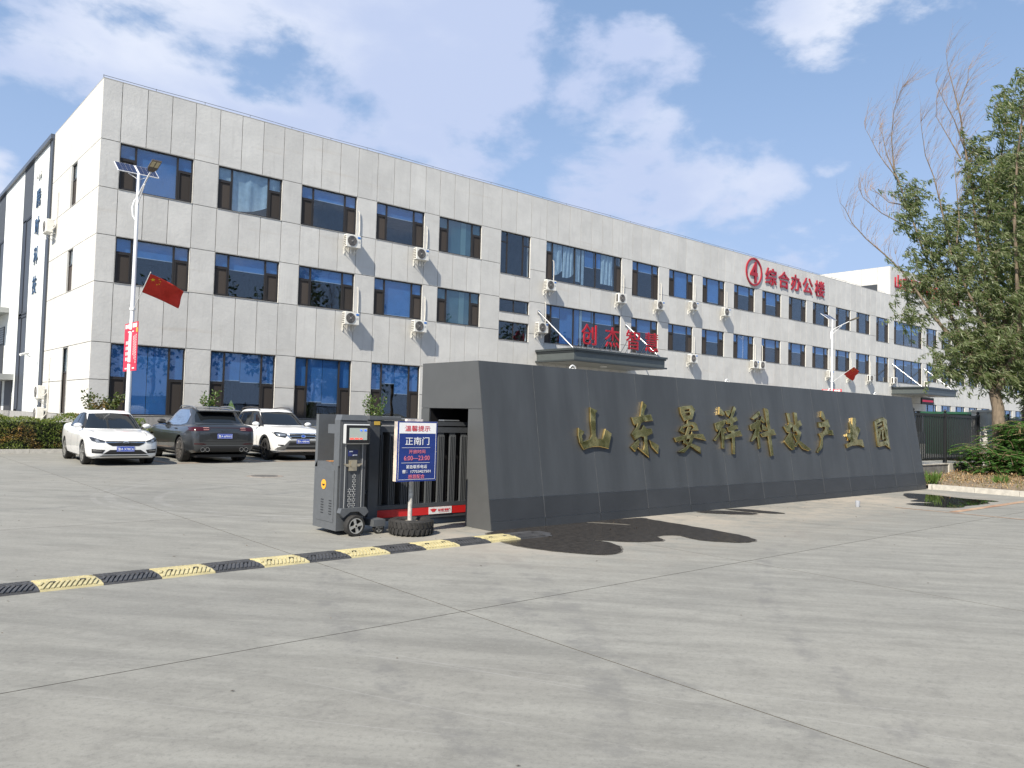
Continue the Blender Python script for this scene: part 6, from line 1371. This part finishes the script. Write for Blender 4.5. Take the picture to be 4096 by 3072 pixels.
D_('side_window_trim', 'left', [(1.50,1.07),(2.5,1.075),(3.5,1.10),(4.15,1.20),(4.05,1.40),(3.6,1.54),(2.6,1.575),(2.3,1.56),(1.9,1.32)], TRIM, .003, mirror=True)
D_('side_window', 'left', [(1.85,1.11),(2.48,1.11),(2.52,1.53),(2.34,1.53),(2.0,1.33)], CGLASS, .006, mirror=True); D_('side_window', 'left', [(2.58,1.11),(3.40,1.13),(3.42,1.50),(2.62,1.53)], CGLASS, .006, mirror=True); D_('quarter_window', 'left', [(3.50,1.14),(3.98,1.21),(3.90,1.36),(3.52,1.47)], CGLASS, .006, mirror=True)
D_('grille', 'front', [(-.43,.855),(.43,.855),(.47,.80),(.38,.725),(-.38,.725),(-.47,.80)], TRIM, .006); D_('grille_surround', 'front', [(-.49,.885),(.49,.885),(.54,.80),(.41,.70),(-.41,.70),(-.54,.80),(-.49,.865),(-.485,.80),(-.385,.715),(.385,.715),(.485,.80),(.44,.865),(-.44,.865)], CHR, .012, res=.04)
D_('grille_bar', 'front', [(-.44,.782),(.44,.782),(.44,.797),(-.44,.797)], CHR, .014); D_('emblem', 'front', [(.085*math.cos(k*PI/10), .79+.043*math.sin(k*PI/10)) for k in range(20)], CHR, .02); D_('emblem_field', 'front', [(.055*math.cos(k*PI/10), .79+.024*math.sin(k*PI/10)) for k in range(20)], PLB, .025)
D_('headlight', 'front', [(.54,.80),(.60,.74),(.83,.78),(.87,.90),(.80,.925),(.52,.875)], LENSD, .006, mirror=True); D_('headlight_reflector', 'front', [(.58,.80),(.80,.80),(.82,.87),(.58,.855)], LENS, .011, mirror=True)
GRB = M('suv_lower_grey', (.10,.10,.098), .6); D_('lower_bumper', 'front', [(-.46,.66),(.46,.66),(.62,.50),(.80,.44),(.84,.36),(.60,.34),(-.60,.34),(-.84,.36),(-.80,.44),(-.62,.50)], GRB, .005)
D_('lower_intake', 'front', [(-.44,.60),(.44,.60),(.50,.50),(-.50,.50)], TRIM, .009); D_('lower_intake', 'front', [(-.54,.46),(.54,.46),(.58,.385),(-.58,.385)], TRIM, .009); D_('skid_plate', 'front', [(-.62,.345),(.62,.345),(.56,.375),(-.56,.375)], STEEL, .012)
D_('fog_slot', 'front', [(.62,.52),(.80,.53),(.80,.50),(.66,.475)], TRIM, .008, mirror=True)
D_('sill_trim', 'left', [(1.36,.28),(3.20,.28),(3.20,.40),(1.36,.40)], TRIM, .004, mirror=True); D_('door_seam', 'left', [(1.56,.40),(1.57,.40),(1.60,1.06),(1.59,1.06)], TRIM, .002, mirror=True); D_('door_seam', 'left', [(2.52,.40),(2.53,.40),(2.55,1.06),(2.54,1.06)], TRIM, .002, mirror=True)
for y, sg in ((c.wheels[0], 1), (c.wheels[1], 1)): pass
for yw in c.wheels:
    R1, R2_ = .405, .465; arc = [(yw+R2_*math.cos(PI*k/16), .36+R2_*math.sin(PI*k/16)) for k in range(17)]+[(yw+R1*math.cos(PI*k/16), .36+R1*math.sin(PI*k/16)) for k in range(16,-1,-1)]
    D_('arch_trim', 'left', arc, TRIM, .006, mirror=True, res=.04)
for sg in (-1, 1): MB().tube([(sg*.56,2.30,1.60),(sg*.57,2.55,1.69),(sg*.57,3.2,1.705),(sg*.55,3.9,1.67),(sg*.54,4.05,1.60)], .02, 8).build('roof_rail', M('rail_dark', (.05,.045,.045), .4), c.T, smooth=60)
c.mirror(1.70, 1.09, WHITE, 1.1); c.wheelset(5, BALLOY, TRIM, .22, True); c.plate('front', .63, '鲁A·4AB44'); c.T.location = (11.62, 23.6, 0); c.T.rotation_euler = (0,0,math.radians(-2))
